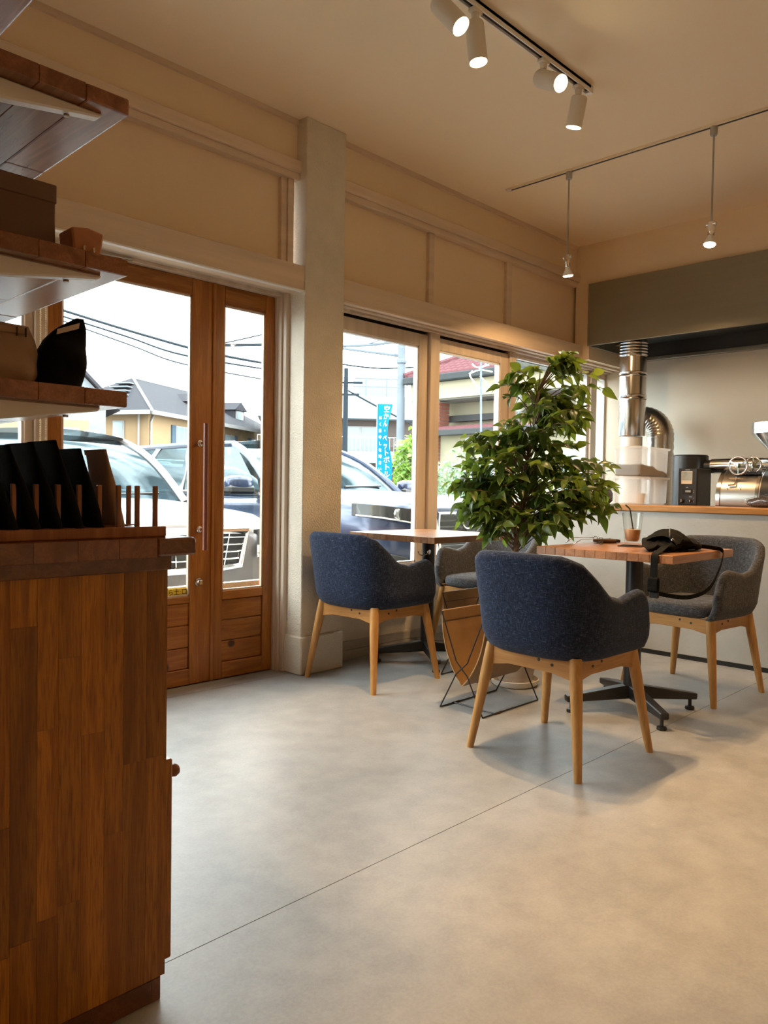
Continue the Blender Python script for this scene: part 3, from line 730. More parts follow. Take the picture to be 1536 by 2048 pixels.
def bean_bag(label, loc, s):
    t = thing('bean_bag', label, 'bag', loc, group='clear bags of beans on the counter')
    random.seed(int(loc[1] * 1000))
    def f(u, v):
        a = 2 * math.pi * u; b = math.pi * v
        w = 1 + 0.10 * math.sin(5 * a + 3 * b) + 0.06 * math.sin(9 * a - 4 * b)
        return (s[0] * math.sin(b) * math.cos(a) * w, s[1] * math.sin(b) * math.sin(a) * w, max(0.0, s[2] * (0.55 - math.cos(b) * 0.75 * (1 + 0.1 * math.sin(4 * a)))))
    MB().grid(f, 28, 14, closeu=True).build('bag_film', 'clear_glass', t, smooth=3.5)
    def g(u, v):
        p = f(u, v); return (p[0] * 0.93, p[1] * 0.93, max(0.002, p[2] * 0.88))
    o = MB().grid(g, 28, 14, closeu=True).build('coffee_beans', 'beans', t, smooth=3.5); o['kind'] = 'stuff'
bean_bag('clear plastic bag of dark beans lying below the hopper', (4.86, 1.52, 0.927), (0.07, 0.17, 0.060))

# ================================================================== armchairs
def chair_mesh_parts():
    """local frame: seat faces +x, feet on z = 0"""
    N = 72
    def plan(s, w):
        """s in [-1, 1] from the right arm's front round the back to the left arm's front; w widens the curve"""
        a = abs(s); sg = 1 if s >= 0 else -1
        if a > 0.60:
            t = (a - 0.60) / 0.40
            return (lerp(-0.045, 0.210, t), sg * (0.258 + w) - sg * 0.010 * t)
        ph = a / 0.60 * math.pi / 2
        e = 0.72
        return (-0.045 - (0.222 + w) * math.cos(ph) ** e, sg * (0.258 + w) * math.sin(ph) ** e)
    top_tab = [(0.0, 0.782), (0.20, 0.778), (0.33, 0.752), (0.46, 0.690), (0.57, 0.632), (0.66, 0.616), (0.78, 0.632), (0.88, 0.643), (0.93, 0.634), (0.965, 0.608), (0.985, 0.575), (1.0, 0.53)]
    def top(s): return interpl(top_tab, abs(s))
    T = 0.046
    def section(s, shrink=0.0, push=0.0):
        zt = top(s); zb = 0.400
        pts = []
        th = T * (1 - shrink)
        def at(z, inset):
            v = (z - zb) / 0.38
            w = -0.030 + 0.030 * min(1, (z - zb) / 0.06) ** 0.5 + 0.018 * max(0, v)
            w += 0.030 * max(0, v) * (1 - smooth01((abs(s) - 0.30) / 0.35))
            p = Vector(plan(s, w)); ds = 1e-3
            q = Vector(plan(min(1, s + ds), w)) - Vector(plan(max(-1, s - ds), w))
            nrm = Vector((-q.y, q.x)).normalized()      # to the left of travel
            inw = nrm if nrm.dot(Vector((-0.0, 0.0)) - p) > 0 else -nrm
            p2 = p + inw * inset
            return Vector((p2.x + push, p2.y, z))
        off = T * shrink / 2
        zz = [zb, zb + 0.012, zb + 0.035] + [lerp(zb + 0.06, zt - 0.03, i / 7) for i in range(8)]
        for z in zz: pts.append(at(z, off + (0.008 if z == zb else 0)))
        for i in range(1, 6):
            a = math.pi * i / 6; pts.append(at(zt - 0.03 + 0.03 * math.sin(a) ** 0.8, off + th / 2 * (1 - math.cos(a))))
        for z in reversed(zz[3:]): pts.append(at(z, off + th))
        pts.append(at(zb + 0.03, off + th)); pts.append(at(zb, off + th))
        return pts
    rows = []
    ss = [-1 + 2 * i / N for i in range(N + 1)]
    rows.append(section(-1, 0.85, 0.012)); rows.append(section(-1, 0.4, 0.009))
    for s in ss: rows.append(section(s))
    rows.append(section(1, 0.4, 0.009)); rows.append(section(1, 0.85, 0.012))
    n = len(rows[0]); b = MB()
    vs = [v for r in rows for v in r]; fs = []
    for i in range(len(rows) - 1):
        for j in range(n): fs.append((i * n + j, i * n + (j + 1) % n, (i + 1) * n + (j + 1) % n, (i + 1) * n + j))
    fs.append(tuple(reversed(range(n)))); fs.append(tuple(range((len(rows) - 1) * n, len(rows) * n)))
    b.add(vs, fs)
    shell = b.mesh('shell', 3.5); shell.materials.append(MATS['tweed'])
    # seat cushion: rounded slab
    def seat(u, v):
        a = 2 * math.pi * u; ex = 0.55
        ca, sa = math.cos(a), math.sin(a)
        x = math.copysign(abs(ca) ** ex, ca); y = math.copysign(abs(sa) ** ex, sa)
        lv = [(0.0, 0.405), (0.93, 0.405), (0.985, 0.415), (1.0, 0.435), (0.985, 0.455), (0.93, 0.466), (0.75, 0.474), (0.4, 0.480), (0.0, 0.481)]
        i = min(int(v * 8), 7); t = v * 8 - i
        r = lerp(lv[i][0], lv[i + 1][0], t); z = lerp(lv[i][1], lv[i + 1][1], t)
        return (0.006 + 0.222 * x * r, 0.214 * y * r, z)
    cush = MB().grid(seat, 48, 8, closeu=True).mesh('seat', 3.5); cush.materials.append(MATS['tweed'])
    leg = MB().tube([(0, 0, 0.415), (0, 0, 0.30), (0, 0, 0.02), (0, 0, 0.0)], [0.0225, 0.0225, 0.0150, 0.0140], 18).mesh('leg', 1.0)
    for v in leg.vertices:                                   # splay
        t = 1 - v.co.z / 0.415; v.co.x += 0.057 * t; v.co.y += 0.057 * t
    leg.materials.append(MATS['oak_leg'])
    rl = MB().prism([(-0.185, 0.330), (-0.10, 0.346), (0.10, 0.346), (0.185, 0.330), (0.185, 0.402), (-0.185, 0.402)], 'Y', -0.011, 0.011).mesh('seat_rail', None, 0.002)
    rl.materials.append(MATS['oak_rail'])
    screw = MB().lathe([(0.0055, 0), (0.0055, 0.002), (0.0, 0.001)], 10, (0, 0, 0), Matrix.Rotation(math.pi / 2, 3, 'X')).mesh('screw')
    screw.materials.append(MATS['print_black'])
    return shell, cush, leg, rl, screw
CH = chair_mesh_parts()
def armchair(loc, rz, label, fabric='tweed'):
    t = thing('armchair', label, 'armchair', loc, rz, 'tweed armchairs around the two tables')
    shell, cush, leg, rl, screw = CH
    for nm, me in (('shell', shell), ('seat', cush)):
        me = me if fabric == 'tweed' else me.copy()
        me.materials.clear(); me.materials.append(MATS[fabric]); inst(nm, me, t)
    for k, (x, y, r) in enumerate(((1, 1, 0), (-1, 1, 90), (-1, -1, 180), (1, -1, 270))):
        inst('leg', leg, t, (0.188 * x, 0.188 * y, 0), (0, 0, math.radians(r)))
    for r in (0, 90, 180, 270):
        a = math.radians(r)
        o = inst('seat_rail', rl, t, (0.190 * math.sin(a), -0.190 * math.cos(a), 0), (0, 0, a))
        sg_ = -1 if r in (0, 180) else 1
        for dx, dz in ((0.040, 0.386), (0.098, 0.376)):
            inst('screw', screw, o, (sg_ * dx, -0.0108, dz))
    return t
armchair((2.885, 2.885, 0), math.radians(1), 'blue-grey tweed armchair standing beside the pillar')
armchair((2.620, 1.585, 0), math.radians(-3), 'large blue-grey tweed armchair in the foreground, seen from behind')
armchair((3.93, 2.93, 0), math.radians(180), 'grey tweed armchair at the window table, half hidden by the leather racks', 'tweed_grey')
armchair((3.925, 1.612, 0), math.radians(174), 'grey tweed armchair against the white counter, seat facing the viewer', 'tweed_grey')

# ================================================================== tables
def table(loc, size, label, arm0, hook):
    t = thing('pedestal_table', label, 'table', loc, 0, 'square wooden pedestal tables')
    zt, th = 0.752, 0.034
    n = 13; w = size / n
    me = MB().box(-size / 2, -w / 2 + 0.0002, 0, size / 2, w / 2 - 0.0002, th).mesh('stave', None, 0.0012)
    me.materials.append(MATS['table_wood'])
    for i in range(n): inst('stave', me, t, (0, -size / 2 + (i + 0.5) * w, zt - th))
    MB().tube([(0, 0, 0.10), (0, 0, zt - th)], 0.038, 28).build('column', 'black_metal', t, smooth=SM)
    MB().box(-0.13, -0.13, zt - th - 0.008, 0.13, 0.13, zt - th).build('top_plate', 'black_metal', t)
    for k in range(4):
        a = arm0 + k * math.pi / 2; c, s = math.cos(a), math.sin(a)
        ar = MB().bar((c * 0.02, s * 0.02, 0.092), (c * 0.315, s * 0.315, 0.062), 0.052, 0.062, w2=0.040, h2=0.028).build('base_arm', 'black_metal', t, bevel=0.004)
        MB().lathe([(0.020, 0), (0.022, 0.004), (0.020, 0.014), (0.008, 0.018), (0.008, 0.055)], 16, (c * 0.288, s * 0.288, 0)).build('levelling_foot', 'black_metal', ar, smooth=SM)
    if hook:
        h = MB().lathe([(0.014, 0), (0.014, 0.006), (0, 0.008)], 14, (-0.030, -0.030, zt - th - 0.075), Matrix.Rotation(math.pi / 2, 3, 'X'))
        d = Vector((-0.7, 0.7, 0))
        b = Vector((-0.034, -0.034, zt - th - 0.078))
        h.tube([b, b + Vector((-0.015, 0.0, -0.006)), b + Vector((-0.04, 0.01, -0.016)), b + Vector((-0.058, 0.02, -0.012)), b + Vector((-0.066, 0.024, 0.008))], 0.0035, 8)
        h.build('bag_hook', 'steel', t, smooth=SM)
    return t
table((3.405, 2.960, 0), 0.650, 'square wooden pedestal table pushed up to the window', math.radians(52), True)
table((3.335, 1.645, 0), 0.640, 'square wooden pedestal table with the drink and the black bag', math.radians(52), False)

# ------------------------------------------------------------------ things on the table
ZT = 0.752
co = thing('coaster', 'thin dark coaster under the iced coffee', 'coaster', (3.405, 1.695, ZT))
MB().box(-0.055, -0.055, 0, 0.055, 0.055, 0.004).build('mat', 'coaster', co, bevel=0.001)
co.rotation_euler = (0, 0, 0.25)
gl = thing('iced_coffee_glass', 'double-walled glass of milky iced coffee with a dark straw', 'drink', (3.405, 1.695, ZT + 0.004))
MB().lathe([(0.0, 0.0), (0.030, 0.0), (0.033, 0.004), (0.042, 0.085), (0.0485, 0.152), (0.047, 0.153), (0.040, 0.085), (0.032, 0.03), (0.026, 0.018), (0.0, 0.016)], 36).build('glass_wall', 'clear_glass', gl, smooth=SM)
MB().lathe([(0.0, 0.019), (0.024, 0.021), (0.0305, 0.031), (0.0355, 0.070), (0.0350, 0.075), (0.0, 0.076)], 32).build('coffee', 'milk_coffee', gl, smooth=SM)
ice = MB()
for x, y, z, r in ((0.012, 0.01, 0.074, 0.3), (-0.012, -0.008, 0.072, 0.9), (0.004, -0.018, 0.070, 1.4)):
    q = Matrix.Rotation(r, 3, 'Z'); o = len(ice.V); ice.box(-0.009, -0.009, -0.009, 0.009, 0.009, 0.009)
    for i in range(o, len(ice.V)): v = q @ Vector(ice.V[i]); ice.V[i] = (v.x + x, v.y + y, v.z + z)
ice.build('ice', 'clear_glass', gl, bevel=0.002)
MB().tube([(0.004, -0.010, 0.03), (-0.006, 0.008, 0.150), (-0.008, 0.012, 0.172), (-0.020, 0.028, 0.190)], 0.0032, 10).build('straw', 'print_black', gl, smooth=SM)

# spectacles, folded open on the table
sp = thing('eyeglasses', 'thin metal eyeglasses lying on the table edge', 'eyeglasses', (3.360, 1.845, ZT), math.radians(140))
fr_ = MB()
for sgn in (-1, 1):
    pts = []
    for i in range(24):
        a = 2 * math.pi * i / 24; ex = 0.7
        y = 0.034 * sgn + 0.026 * math.copysign(abs(math.cos(a)) ** ex, math.cos(a)); z = 0.020 + 0.018 * math.copysign(abs(math.sin(a)) ** ex, math.sin(a))
        pts.append((0.0, y, z))
    MB().tube(pts, 0.0013, 6, closed=True).build('rim', 'black_metal', sp, smooth=3.5)
    MB().add([(0.0, y, z) for _, y, z in pts], [tuple(range(24))]).build('lens', 'clear_glass', sp)
    MB().tube([(0.0, 0.062 * sgn, 0.030), (0.05, 0.066 * sgn, 0.031), (0.105, 0.060 * sgn, 0.029), (0.140, 0.056 * sgn, 0.006)], [0.0018, 0.0014, 0.0016, 0.0026], 6).build('temple', 'steel', sp, smooth=3.5)
MB().tube([(0, -0.009, 0.026), (-0.002, 0, 0.029), (0, 0.009, 0.026)], 0.0013, 6).build('bridge', 'black_metal', sp, smooth=3.5)

kc = thing('key_case', 'small dark brown leather key case behind the eyeglasses', 'key case', (3.505, 1.885, ZT), math.radians(-42))
def kf(u, v):
    a = 2 * math.pi * u; b = math.pi * (v - 0.5); e = 0.6
    f = lambda t: math.copysign(abs(t) ** e, t)
    return (0.062 * f(math.cos(b)) * f(math.cos(a)), 0.026 * f(math.cos(b)) * f(math.sin(a)), 0.011 + 0.011 * f(math.sin(b)))
MB().grid(kf, 28, 12, closeu=True).build('case_body', 'leather_dark', kc, smooth=3.5)
MB().box(0.044, -0.027, 0.004, 0.066, 0.027, 0.019).build('clasp', 'coaster', kc, bevel=0.003)
MB().lathe([(0.005, 0), (0.005, 0.002), (0, 0.003)], 10, (0.02, 0, 0.0215)).build('snap_button', 'brass_dark', kc, smooth=SM)

# black shoulder bag slumped on the table, its strap hanging over the edge
bg = thing('shoulder_bag', 'slumped black fabric shoulder bag on the table, strap hanging', 'bag', (3.335, 1.475, ZT))
def bf(u, v):
    a = 2 * math.pi * u; b = math.pi * (v - 0.5)
    x = 0.205 * math.cos(b) * math.cos(a); y = 0.105 * math.cos(b) * math.sin(a)
    h = 0.050 + 0.030 * math.exp(-((x + 0.04) ** 2) / 0.006) - 0.022 * smooth01((x - 0.05) / 0.12)
    z = h * (0.5 + 0.5 * math.sin(b) * 1.0) * (0.9 + 0.1 * math.cos(3 * a))
    wr = 0.006 * math.sin(7 * a + 5 * v) + 0.004 * math.sin(13 * a - 9 * v) + 0.003 * math.sin(23 * u * 6 + 17 * v)
    return (x * (1 + 0.05 * math.sin(5 * a)) + wr, y * (1 + 0.10 * math.sin(4 * a + 1)) + wr * 0.6, max(0.001, z + (wr if b > -0.6 else 0)))
MB().grid(bf, 56, 24, closeu=True).build('bag_body', 'bag_fabric', bg, smooth=3.5)
def flapf(u, v):
    x = lerp(-0.14, 0.03, u); y = lerp(-0.085, 0.07, v)
    z = 0.062 + 0.032 * math.exp(-((x + 0.05) ** 2) / 0.004) - 0.035 * abs(2 * v - 1) ** 2.5 + 0.004 * math.sin(24 * u + 6 * v)
    return (x, y, z)
MB().grid(flapf, 18, 12).build('flap', 'bag_fabric', bg, smooth=3.5)
MB().sphere((-0.125, -0.060, 0.052), 0.008, 10).build('snap_button', 'chrome', bg, smooth=3.5)
MB().tube([(-0.12, -0.05, 0.056), (-0.10, -0.035, 0.080), (-0.06, -0.02, 0.094), (-0.03, 0.0, 0.090)], 0.005, 8).build('zip_edge', 'black_metal', bg, smooth=3.5)
for k, (x, y, r) in enumerate(((0.10, 0.02, 0.026), (0.14, 0.0, 0.022), (0.17, -0.02, 0.018))):
    def rf(u, v, x=x, y=y, r=r, k=k):
        a = 2 * math.pi * u; b = 2 * math.pi * v
        return (x + (r + 0.006 * math.cos(b)) * math.cos(a) * 0.8, y + 0.016 * math.sin(b) + 0.02 * math.sin(a), 0.034 - 0.004 * k + (r + 0.006 * math.cos(b)) * math.sin(a) * 0.9)
    MB().grid(rf, 20, 8, closeu=True).build('gathered_strap', 'bag_fabric', bg, smooth=3.5)
def ribbon(name, path, w, wdir, parent, mat, th=0.003):
    b = MB(); P = [Vector(p) for p in path]; D = [Vector(d).normalized() for d in wdir] if isinstance(wdir, list) else [Vector(wdir).normalized()] * len(P)
    vs = []
    for i, p in enumerate(P):
        t = (P[min(i + 1, len(P) - 1)] - P[max(i - 1, 0)]).normalized(); nrm = t.cross(D[i]).normalized()
        for a, c in ((-1, -1), (1, -1), (1, 1), (-1, 1)): vs.append(p + D[i] * a * w / 2 + nrm * c * th / 2)
    fs = [(0, 1, 2, 3), tuple(len(vs) - 4 + k for k in (3, 2, 1, 0))]
    for i in range(len(P) - 1):
        for k in range(4): fs.append((i * 4 + k, i * 4 + (k + 1) % 4, (i + 1) * 4 + (k + 1) % 4, (i + 1) * 4 + k))
    b.add(vs, fs)
    return b.build(name, mat, parent, smooth=SM)
def bez(pts, n=24):
    out = []
    P = [Vector(p) for p in pts]
    for i in range(len(P) - 1):
        p0 = P[max(i - 1, 0)]; p1 = P[i]; p2 = P[i + 1]; p3 = P[min(i + 2, len(P) - 1)]
        for k in range(n // (len(P) - 1)):
            t = k / (n // (len(P) - 1))
            out.append(0.5 * ((2 * p1) + (-p0 + p2) * t + (2 * p0 - 5 * p1 + 4 * p2 - p3) * t * t + (-p0 + 3 * p1 - 3 * p2 + p3) * t ** 3))
    out.append(P[-1]); return out
E0 = -0.320 - 0.004
ribbon('strap', bez([(-0.15, -0.045, 0.030), (-0.28, -0.07, 0.010), (-0.322, -0.075, 0.000), (-0.327, -0.075, -0.04), (-0.330, -0.075, -0.095)], 28), 0.030, (0, 1, 0), bg, 'bag_fabric')
ribbon('strap', bez([(-0.330, -0.075, -0.095), (-0.334, -0.08, -0.14), (-0.325, -0.09, -0.155), (-0.20, -0.16, -0.175), (-0.02, -0.175, -0.155), (0.10, -0.170, -0.085), (0.16, -0.165, -0.02), (0.165, -0.155, 0.004), (0.15, -0.12, 0.012), (0.13, -0.03, 0.02)], 60), 0.022, (0.55, 0.2, -0.8), bg, 'bag_fabric')
MB().box(-0.340, -0.100, -0.150, -0.322, -0.050, -0.090).build('strap_buckle', 'bag_fabric', bg, bevel=0.006)
MB().box(-0.337, -0.100, -0.175, -0.327, -0.060, -0.150).build('strap_slider', 'black_metal', bg, bevel=0.003)

# ================================================================== leather magazine racks
def magazine_rack(loc, label):
    t = thing('magazine_rack', label, 'magazine rack', loc, 0, 'leather sling racks on wire frames')
    L, W, H, zc = 0.435, 0.243, 0.445, 0.200
    for x in (0.0, L):
        for a, b in ((0, W), (W, 0)):
            sg = 1 if b > a else -1
            MB().tube([(x, a, 0.004), (x, W / 2 - sg * 0.032, zc - 0.03), (x, W / 2, zc), (x, W / 2 + sg * 0.032, zc + 0.03), (x, b, H)], 0.0033, 8).build('frame_wire', 'black_wire', t, smooth=SM)
    for y in (0, W):
        MB().tube([(0, y, 0.004), (L, y, 0.004)], 0.0033, 8).build('foot_wire', 'black_wire', t, smooth=SM)
        MB().tube([(0, y, H), (L, y, H)], 0.0033, 8).build('top_wire', 'black_wire', t, smooth=SM)
    MB().tube([(0.09, 0, 0.006), (0.10, W, 0.006)], 0.003, 8).build('cross_wire', 'black_wire', t, smooth=SM)
    for y in (0.0, W):
        MB().tube([(0.09, y, 0.004), (0.14, y, 0.004)], 0.0052, 8).build('leather_sleeve', 'leather_dark', t, smooth=SM)
    x0, x1 = 0.006, L - 0.006
    def prof(v):
        a = math.pi * v
        y = W / 2 - (W / 2 + 0.002) * math.cos(a) * (abs(math.cos(a)) ** 0.10 if abs(math.cos(a)) > 1e-6 else 0)
        z = H - (H - 0.125) * math.sin(a) ** 0.62
        dd = 1 - abs(2 * v - 1); dd = dd ** 0.75; f = max(0.0, 1 - dd ** 2.2) ** 0.9
        y = W / 2 + (W / 2 + 0.002) * f * (-1 if v < 0.5 else 1); z = H - (H - 0.120) * dd
        return y, z
    def outer(u, v):
        y, z = prof(v); return (lerp(x0, x1, u), y, z - 0.001)
    def inner(u, v):
        y, z = prof(v); return (lerp(x0, x1, u), W / 2 + (y - W / 2) * 0.972, z + 0.004 * math.sin(math.pi * v) + 0.0)
    sl = MB().grid(outer, 4, 40).grid(inner, 4, 40)
    sl.build('leather_sling', 'leather', t, smooth=SM)
    for x in (x0, x1):
        e = MB()
        pts = [(x, (prof(i / 40)[0]), prof(i / 40)[1]) for i in range(41)]
        e.tube(pts, 0.0028, 6).build('leather_edge', 'leather_edge', t, smooth=SM)
    for y, sgn in ((0, -1), (W, 1)):
        MB().box(x0, y - 0.005, H - 0.045, x1, y + 0.005, H + 0.006).build('leather_hem', 'leather', t, bevel=0.003)
        for zz in (H - 0.047,):
            MB().box(x0, y - 0.0035, zz - 0.003, x1, y + 0.0035, zz).build('hem_seam', 'leather_dark', t)
    return t
magazine_rack((2.720, 2.032, 0), 'tan leather sling magazine rack beside the foreground armchair')
magazine_rack((3.205, 2.435, 0), 'tan leather sling magazine rack at the back, below the window table')

# ================================================================== potted ficus
PX, PY = 3.335, 2.290
fi = thing('potted_ficus', 'bushy green ficus tree in a clay pot between the tables', 'potted plant', (PX, PY, 0))
MB().lathe([(0.0, 0.004), (0.105, 0.0), (0.118, 0.010), (0.124, 0.034), (0.120, 0.036), (0.112, 0.014), (0.0, 0.010)], 40).build('saucer', 'saucer_white', fi, smooth=SM)
MB().lathe([(0.0, 0.012), (0.082, 0.012), (0.088, 0.03), (0.104, 0.10), (0.110, 0.16), (0.119, 0.23), (0.124, 0.245), (0.118, 0.247), (0.108, 0.22), (0.0, 0.218)], 40).build('pot', 'pot_clay', fi, smooth=SM)
MB().lathe([(0.0, 0.224), (0.107, 0.222)], 24).build('soil', 'soil', fi)
trunk = [(0.0, 0.0, 0.20), (0.012, -0.004, 0.42), (-0.012, 0.006, 0.62), (0.004, 0.0, 0.80), (0.02, -0.02, 0.98), (0.03, -0.03, 1.16), (0.06, -0.05, 1.34), (0.07, -0.06, 1.52)]
MB().tube(bez(trunk, 42), [0.021 - 0.015 * i / 42 for i in range(43)], 12).build('trunk', 'bark', fi, smooth=SM)
random.seed(23)
def cam_pt(px, py, depth):
    """a point of the place seen in this direction of the photograph, `depth` metres away"""
    d = RIGHT * ((px - 768) / 1545.0) - UP * ((py - 1024) / 1545.0) + FWD
    return Vector((0, 0, CAM_H)) + d * depth
# clumps: centre, radii (lateral, vertical)
CL = [((1050, 985), 0.33, 0.22, 0.30, 34), ((985, 930), 0.20, 0.17, 0.22, 18), ((1120, 960), 0.24, 0.20, 0.28, 26), ((1105, 855), 0.24, 0.18, 0.24, 22),
      ((1125, 780), 0.20, 0.15, 0.18, 18), ((1050, 850), 0.15, 0.13, 0.2, 12), ((1150, 1020), 0.16, 0.12, 0.2, 12), ((1030, 1050), 0.18, 0.09, 0.2, 10), ((1130, 725), 0.08, 0.06, 0.06, 6), ((935, 985), 0.10, 0.13, 0.14, 9), ((1200, 1000), 0.10, 0.10, 0.14, 8), ((970, 1030), 0.14, 0.08, 0.16, 9),
      ((1020, 770), 0.06, 0.08, 0.06, 4), ((1195, 930), 0.08, 0.12, 0.1, 5), ((945, 890), 0.08, 0.09, 0.1, 5)]
origin = Vector((PX, PY, 0)); spine = bez(trunk, 42)
def lm(k):
    L = (0.084, 0.094, 0.074)[k]; W = (0.040, 0.044, 0.038)[k]; b = MB(); rows = []
    for i in range(7):
        t = i / 6; w = W / 2 * (math.sin(math.pi * min(1, t * 1.02) ** 0.8) ** 0.9 if 0 < t < 1 else 0) * (1.15 - 0.4 * t)
        z = -0.018 * t * t * (1 + 0.6 * k); x = L * t
        rows.append([(x, -w, z + w * 0.35), (x, 0, z), (x, w, z + w * 0.35)])
    vs = [v for r in rows for v in r]; fs = []
    for i in range(6):
        for j in range(2): fs.append((i * 3 + j, i * 3 + j + 1, (i + 1) * 3 + j + 1, (i + 1) * 3 + j))
    b.add(vs, fs)
    return b
LB = [lm(k) for k in range(3)]
LM = []
for b in LB:
    me = b.mesh('leaf', 3.5); me.materials.append(MATS['ficus_leaf']); LM.append(me)
leaves = []
twigs = MB()
for (px, py), rl_, rv, rd, nt_ in CL:
    c = cam_pt(px, py, 3.98) - origin
    for _ in range(int(nt_ * 1.25)):
        while True:
            q = Vector((random.uniform(-1, 1), random.uniform(-1, 1), random.uniform(-1, 1)))
            if 0.25 < q.length < 1: break
        q = q.normalized() * (0.45 + 0.62 * random.random() ** 0.6)
        tip = c + RIGHT * q.x * rl_ + FWD * q.y * rd + Vector((0, 0, q.z * rv))
        sp_ = min(spine[14:], key=lambda s: (s - tip).length + abs(s.z - (tip.z - 0.12)) * 0.8)
        mid_ = sp_.lerp(tip, 0.55) + Vector((random.uniform(-.03, .03), random.uniform(-.03, .03), 0.05))
        path = bez([sp_, mid_, tip], 8)
        twigs.tube(path, [0.0036 - 0.0026 * i / 8 for i in range(9)], 5)
        nl = random.randint(6, 9)
        for i in range(nl):
            t = 0.38 + 0.62 * (i + 1) / nl; k = min(int(t * 8), 7); p = path[k].lerp(path[k + 1], t * 8 - k)
            d = (path[k + 1] - path[k]).normalized()
            yaw = math.atan2(d.y, d.x) + (1 if i % 2 else -1) * random.uniform(0.3, 1.5)
            pitch = random.uniform(-0.55, 1.0)
            leaves.append((p, (random.uniform(-1.0, 1.0), pitch, yaw), random.uniform(0.75, 1.12), random.randint(0, 2)))
twigs.build('twigs', 'bark', fi, smooth=SM)['kind'] = 'stuff'
camp = Vector((0, 0, CAM_H)) - origin
leaves.sort(key=lambda l: (l[0] - camp).length)
for p, r, s, k in leaves[:300]: inst('leaf', LM[k], fi, p, r, (s, s, s))
rest = MB()
for p, r, s, k in leaves[300:]:
    M_ = Matrix.LocRotScale(p, Euler(r), Vector((s, s, s))); b = LB[k]
    rest.add([M_ @ Vector(v) for v in b.V], b.F)
rest.build('foliage', 'ficus_leaf', fi, smooth=3.5)['kind'] = 'stuff'

# ================================================================== cabinet, shelves and what stands on them
cbn = thing('pine_cabinet', 'dark pine cabinet with a stave end panel and thick worktop', 'cabinet', (0, 0, 0))
random.seed(5)
ex0, ex1, ez0, ez1, ey = 0.205, 0.771, 0.048, 0.840, 1.332
x = ex1
while x > ex0 + 0.01:
    w = random.uniform(0.036, 0.047); xa = max(ex0, x - w)
    z = ez0
    cut = random.uniform(0.10, 0.55)
    while z < ez1 - 0.01:
        zb = min(ez1, z + (cut if z == ez0 else random.uniform(0.22, 0.62)))
        if ez1 - zb < 0.08: zb = ez1
        box('stave', 'cabinet_stave', cbn, (xa + 0.0002, ey, z + 0.0002, x - 0.0002, ey + 0.022, zb - 0.0002), loc=None)
        z = zb
    x = xa
box('carcass_top', 'counter_dark_wood', cbn, (0.205, 1.322, 0.840, 0.774, 3.10, 0.868), 0.002)
# worktop: staves run along Y, their ends show on the near edge
x = 0.205
while x < 0.80:
    w = 0.075 if x < 0.70 else 0.12
    x1_ = min(0.815, x + w)
    b = MB().box(x + 0.0002, 1.298, 0.868, x1_ - 0.0002, 3.10, 0.903)
    o = b.build('worktop_stave', 'counter_dark_wood', cbn, bevel=(0.010 if x1_ >= 0.81 else 0.0008), seg=3)
    x = x1_
box('back_panel', 'cabinet_stave', cbn, (0.205, ey + 0.022, 0.048, 0.222, 3.10, 0.840))
box('side_panel', 'cabinet_stave', cbn, (0.222, 3.075, 0.048, 0.765, 3.10, 0.840))
box('floor_panel', 'cabinet_stave', cbn, (0.222, ey + 0.022, 0.050, 0.760, 3.075, 0.070))
box('inner_shelf', 'cabinet_stave', cbn, (0.222, ey + 0.022, 0.455, 0.745, 3.075, 0.475))
for y0, y1 in ((1.350, 1.915), (1.918, 2.490), (2.493, 3.075)):
    dr = box('cabinet_door', 'cabinet_stave', cbn, (0.772, y0, 0.062, 0.796, y1, 0.462), 0.003)
    MB().lathe([(0.005, 0.0), (0.006, 0.008), (0.012, 0.016), (0.0135, 0.024), (0.010, 0.031), (0.0, 0.034)], 18, (0.796, y0 + 0.035, 0.424), Matrix.Rotation(math.pi / 2, 3, 'Y')).build('knob', 'peg_wood', dr, smooth=SM)
box('plinth', 'counter_dark_wood', cbn, (0.24, ey + 0.002, 0.0, 0.745, ey + 0.03, 0.046), 0.002)
box('plinth', 'counter_dark_wood', cbn, (0.715, ey + 0.03, 0.0, 0.740, 3.07, 0.046), 0.002)
box('foot', 'counter_dark_wood', cbn, (0.742, ey + 0.002, 0.0, 0.764, ey + 0.05, 0.046), 0.002)

def shelf(z, label, rz=0.0):
    t = thing('wall_shelf', label, 'shelf', (0.2, 1.30, z), 0, 'stained wooden wall shelves')
    th = 0.029
    n = 6; w = 0.47 / n
    for i in range(n):
        y = 0.0
        random.seed(int(z * 100) + i * 7)
        while y < 1.80:
            L = random.uniform(0.35, 0.8); y1 = min(1.80, y + L)
            MB().box(i * w + 0.0002, y, 0, (i + 1) * w - 0.0002, y1 - 0.0003, th).build('stave', 'shelf_wood', t, bevel=0.004 if i == n - 1 else 0.001, seg=2 if i == n - 1 else 1)
            y = y1
    for y in (0.040, 0.90, 1.74):
        b = MB().prism([(0.0, -0.075), (0.40, -0.012), (0.430, -0.008), (0.435, 0.0), (0.0, 0.0)], 'Y', y - 0.012, y + 0.012).build('bracket', 'bracket_white', t, bevel=0.003)
        for xx in (0.05, 0.375):
            MB().lathe([(0.005, -0.003), (0.005, 0.001)], 10, (xx, y, -0.010 - (0.435 - xx) * 0.145)).build('bracket_screw', 'brass_dark', b)
    return t
shelf(2.036, 'topmost wall shelf at the upper left corner')
shelf(1.654, 'upper wall shelf, empty, with a white bracket')
shelf(1.372, 'middle wall shelf carrying the brown box and the cork block')
shelf(1.139, 'lowest wall shelf carrying the paper bag and the black pouch')

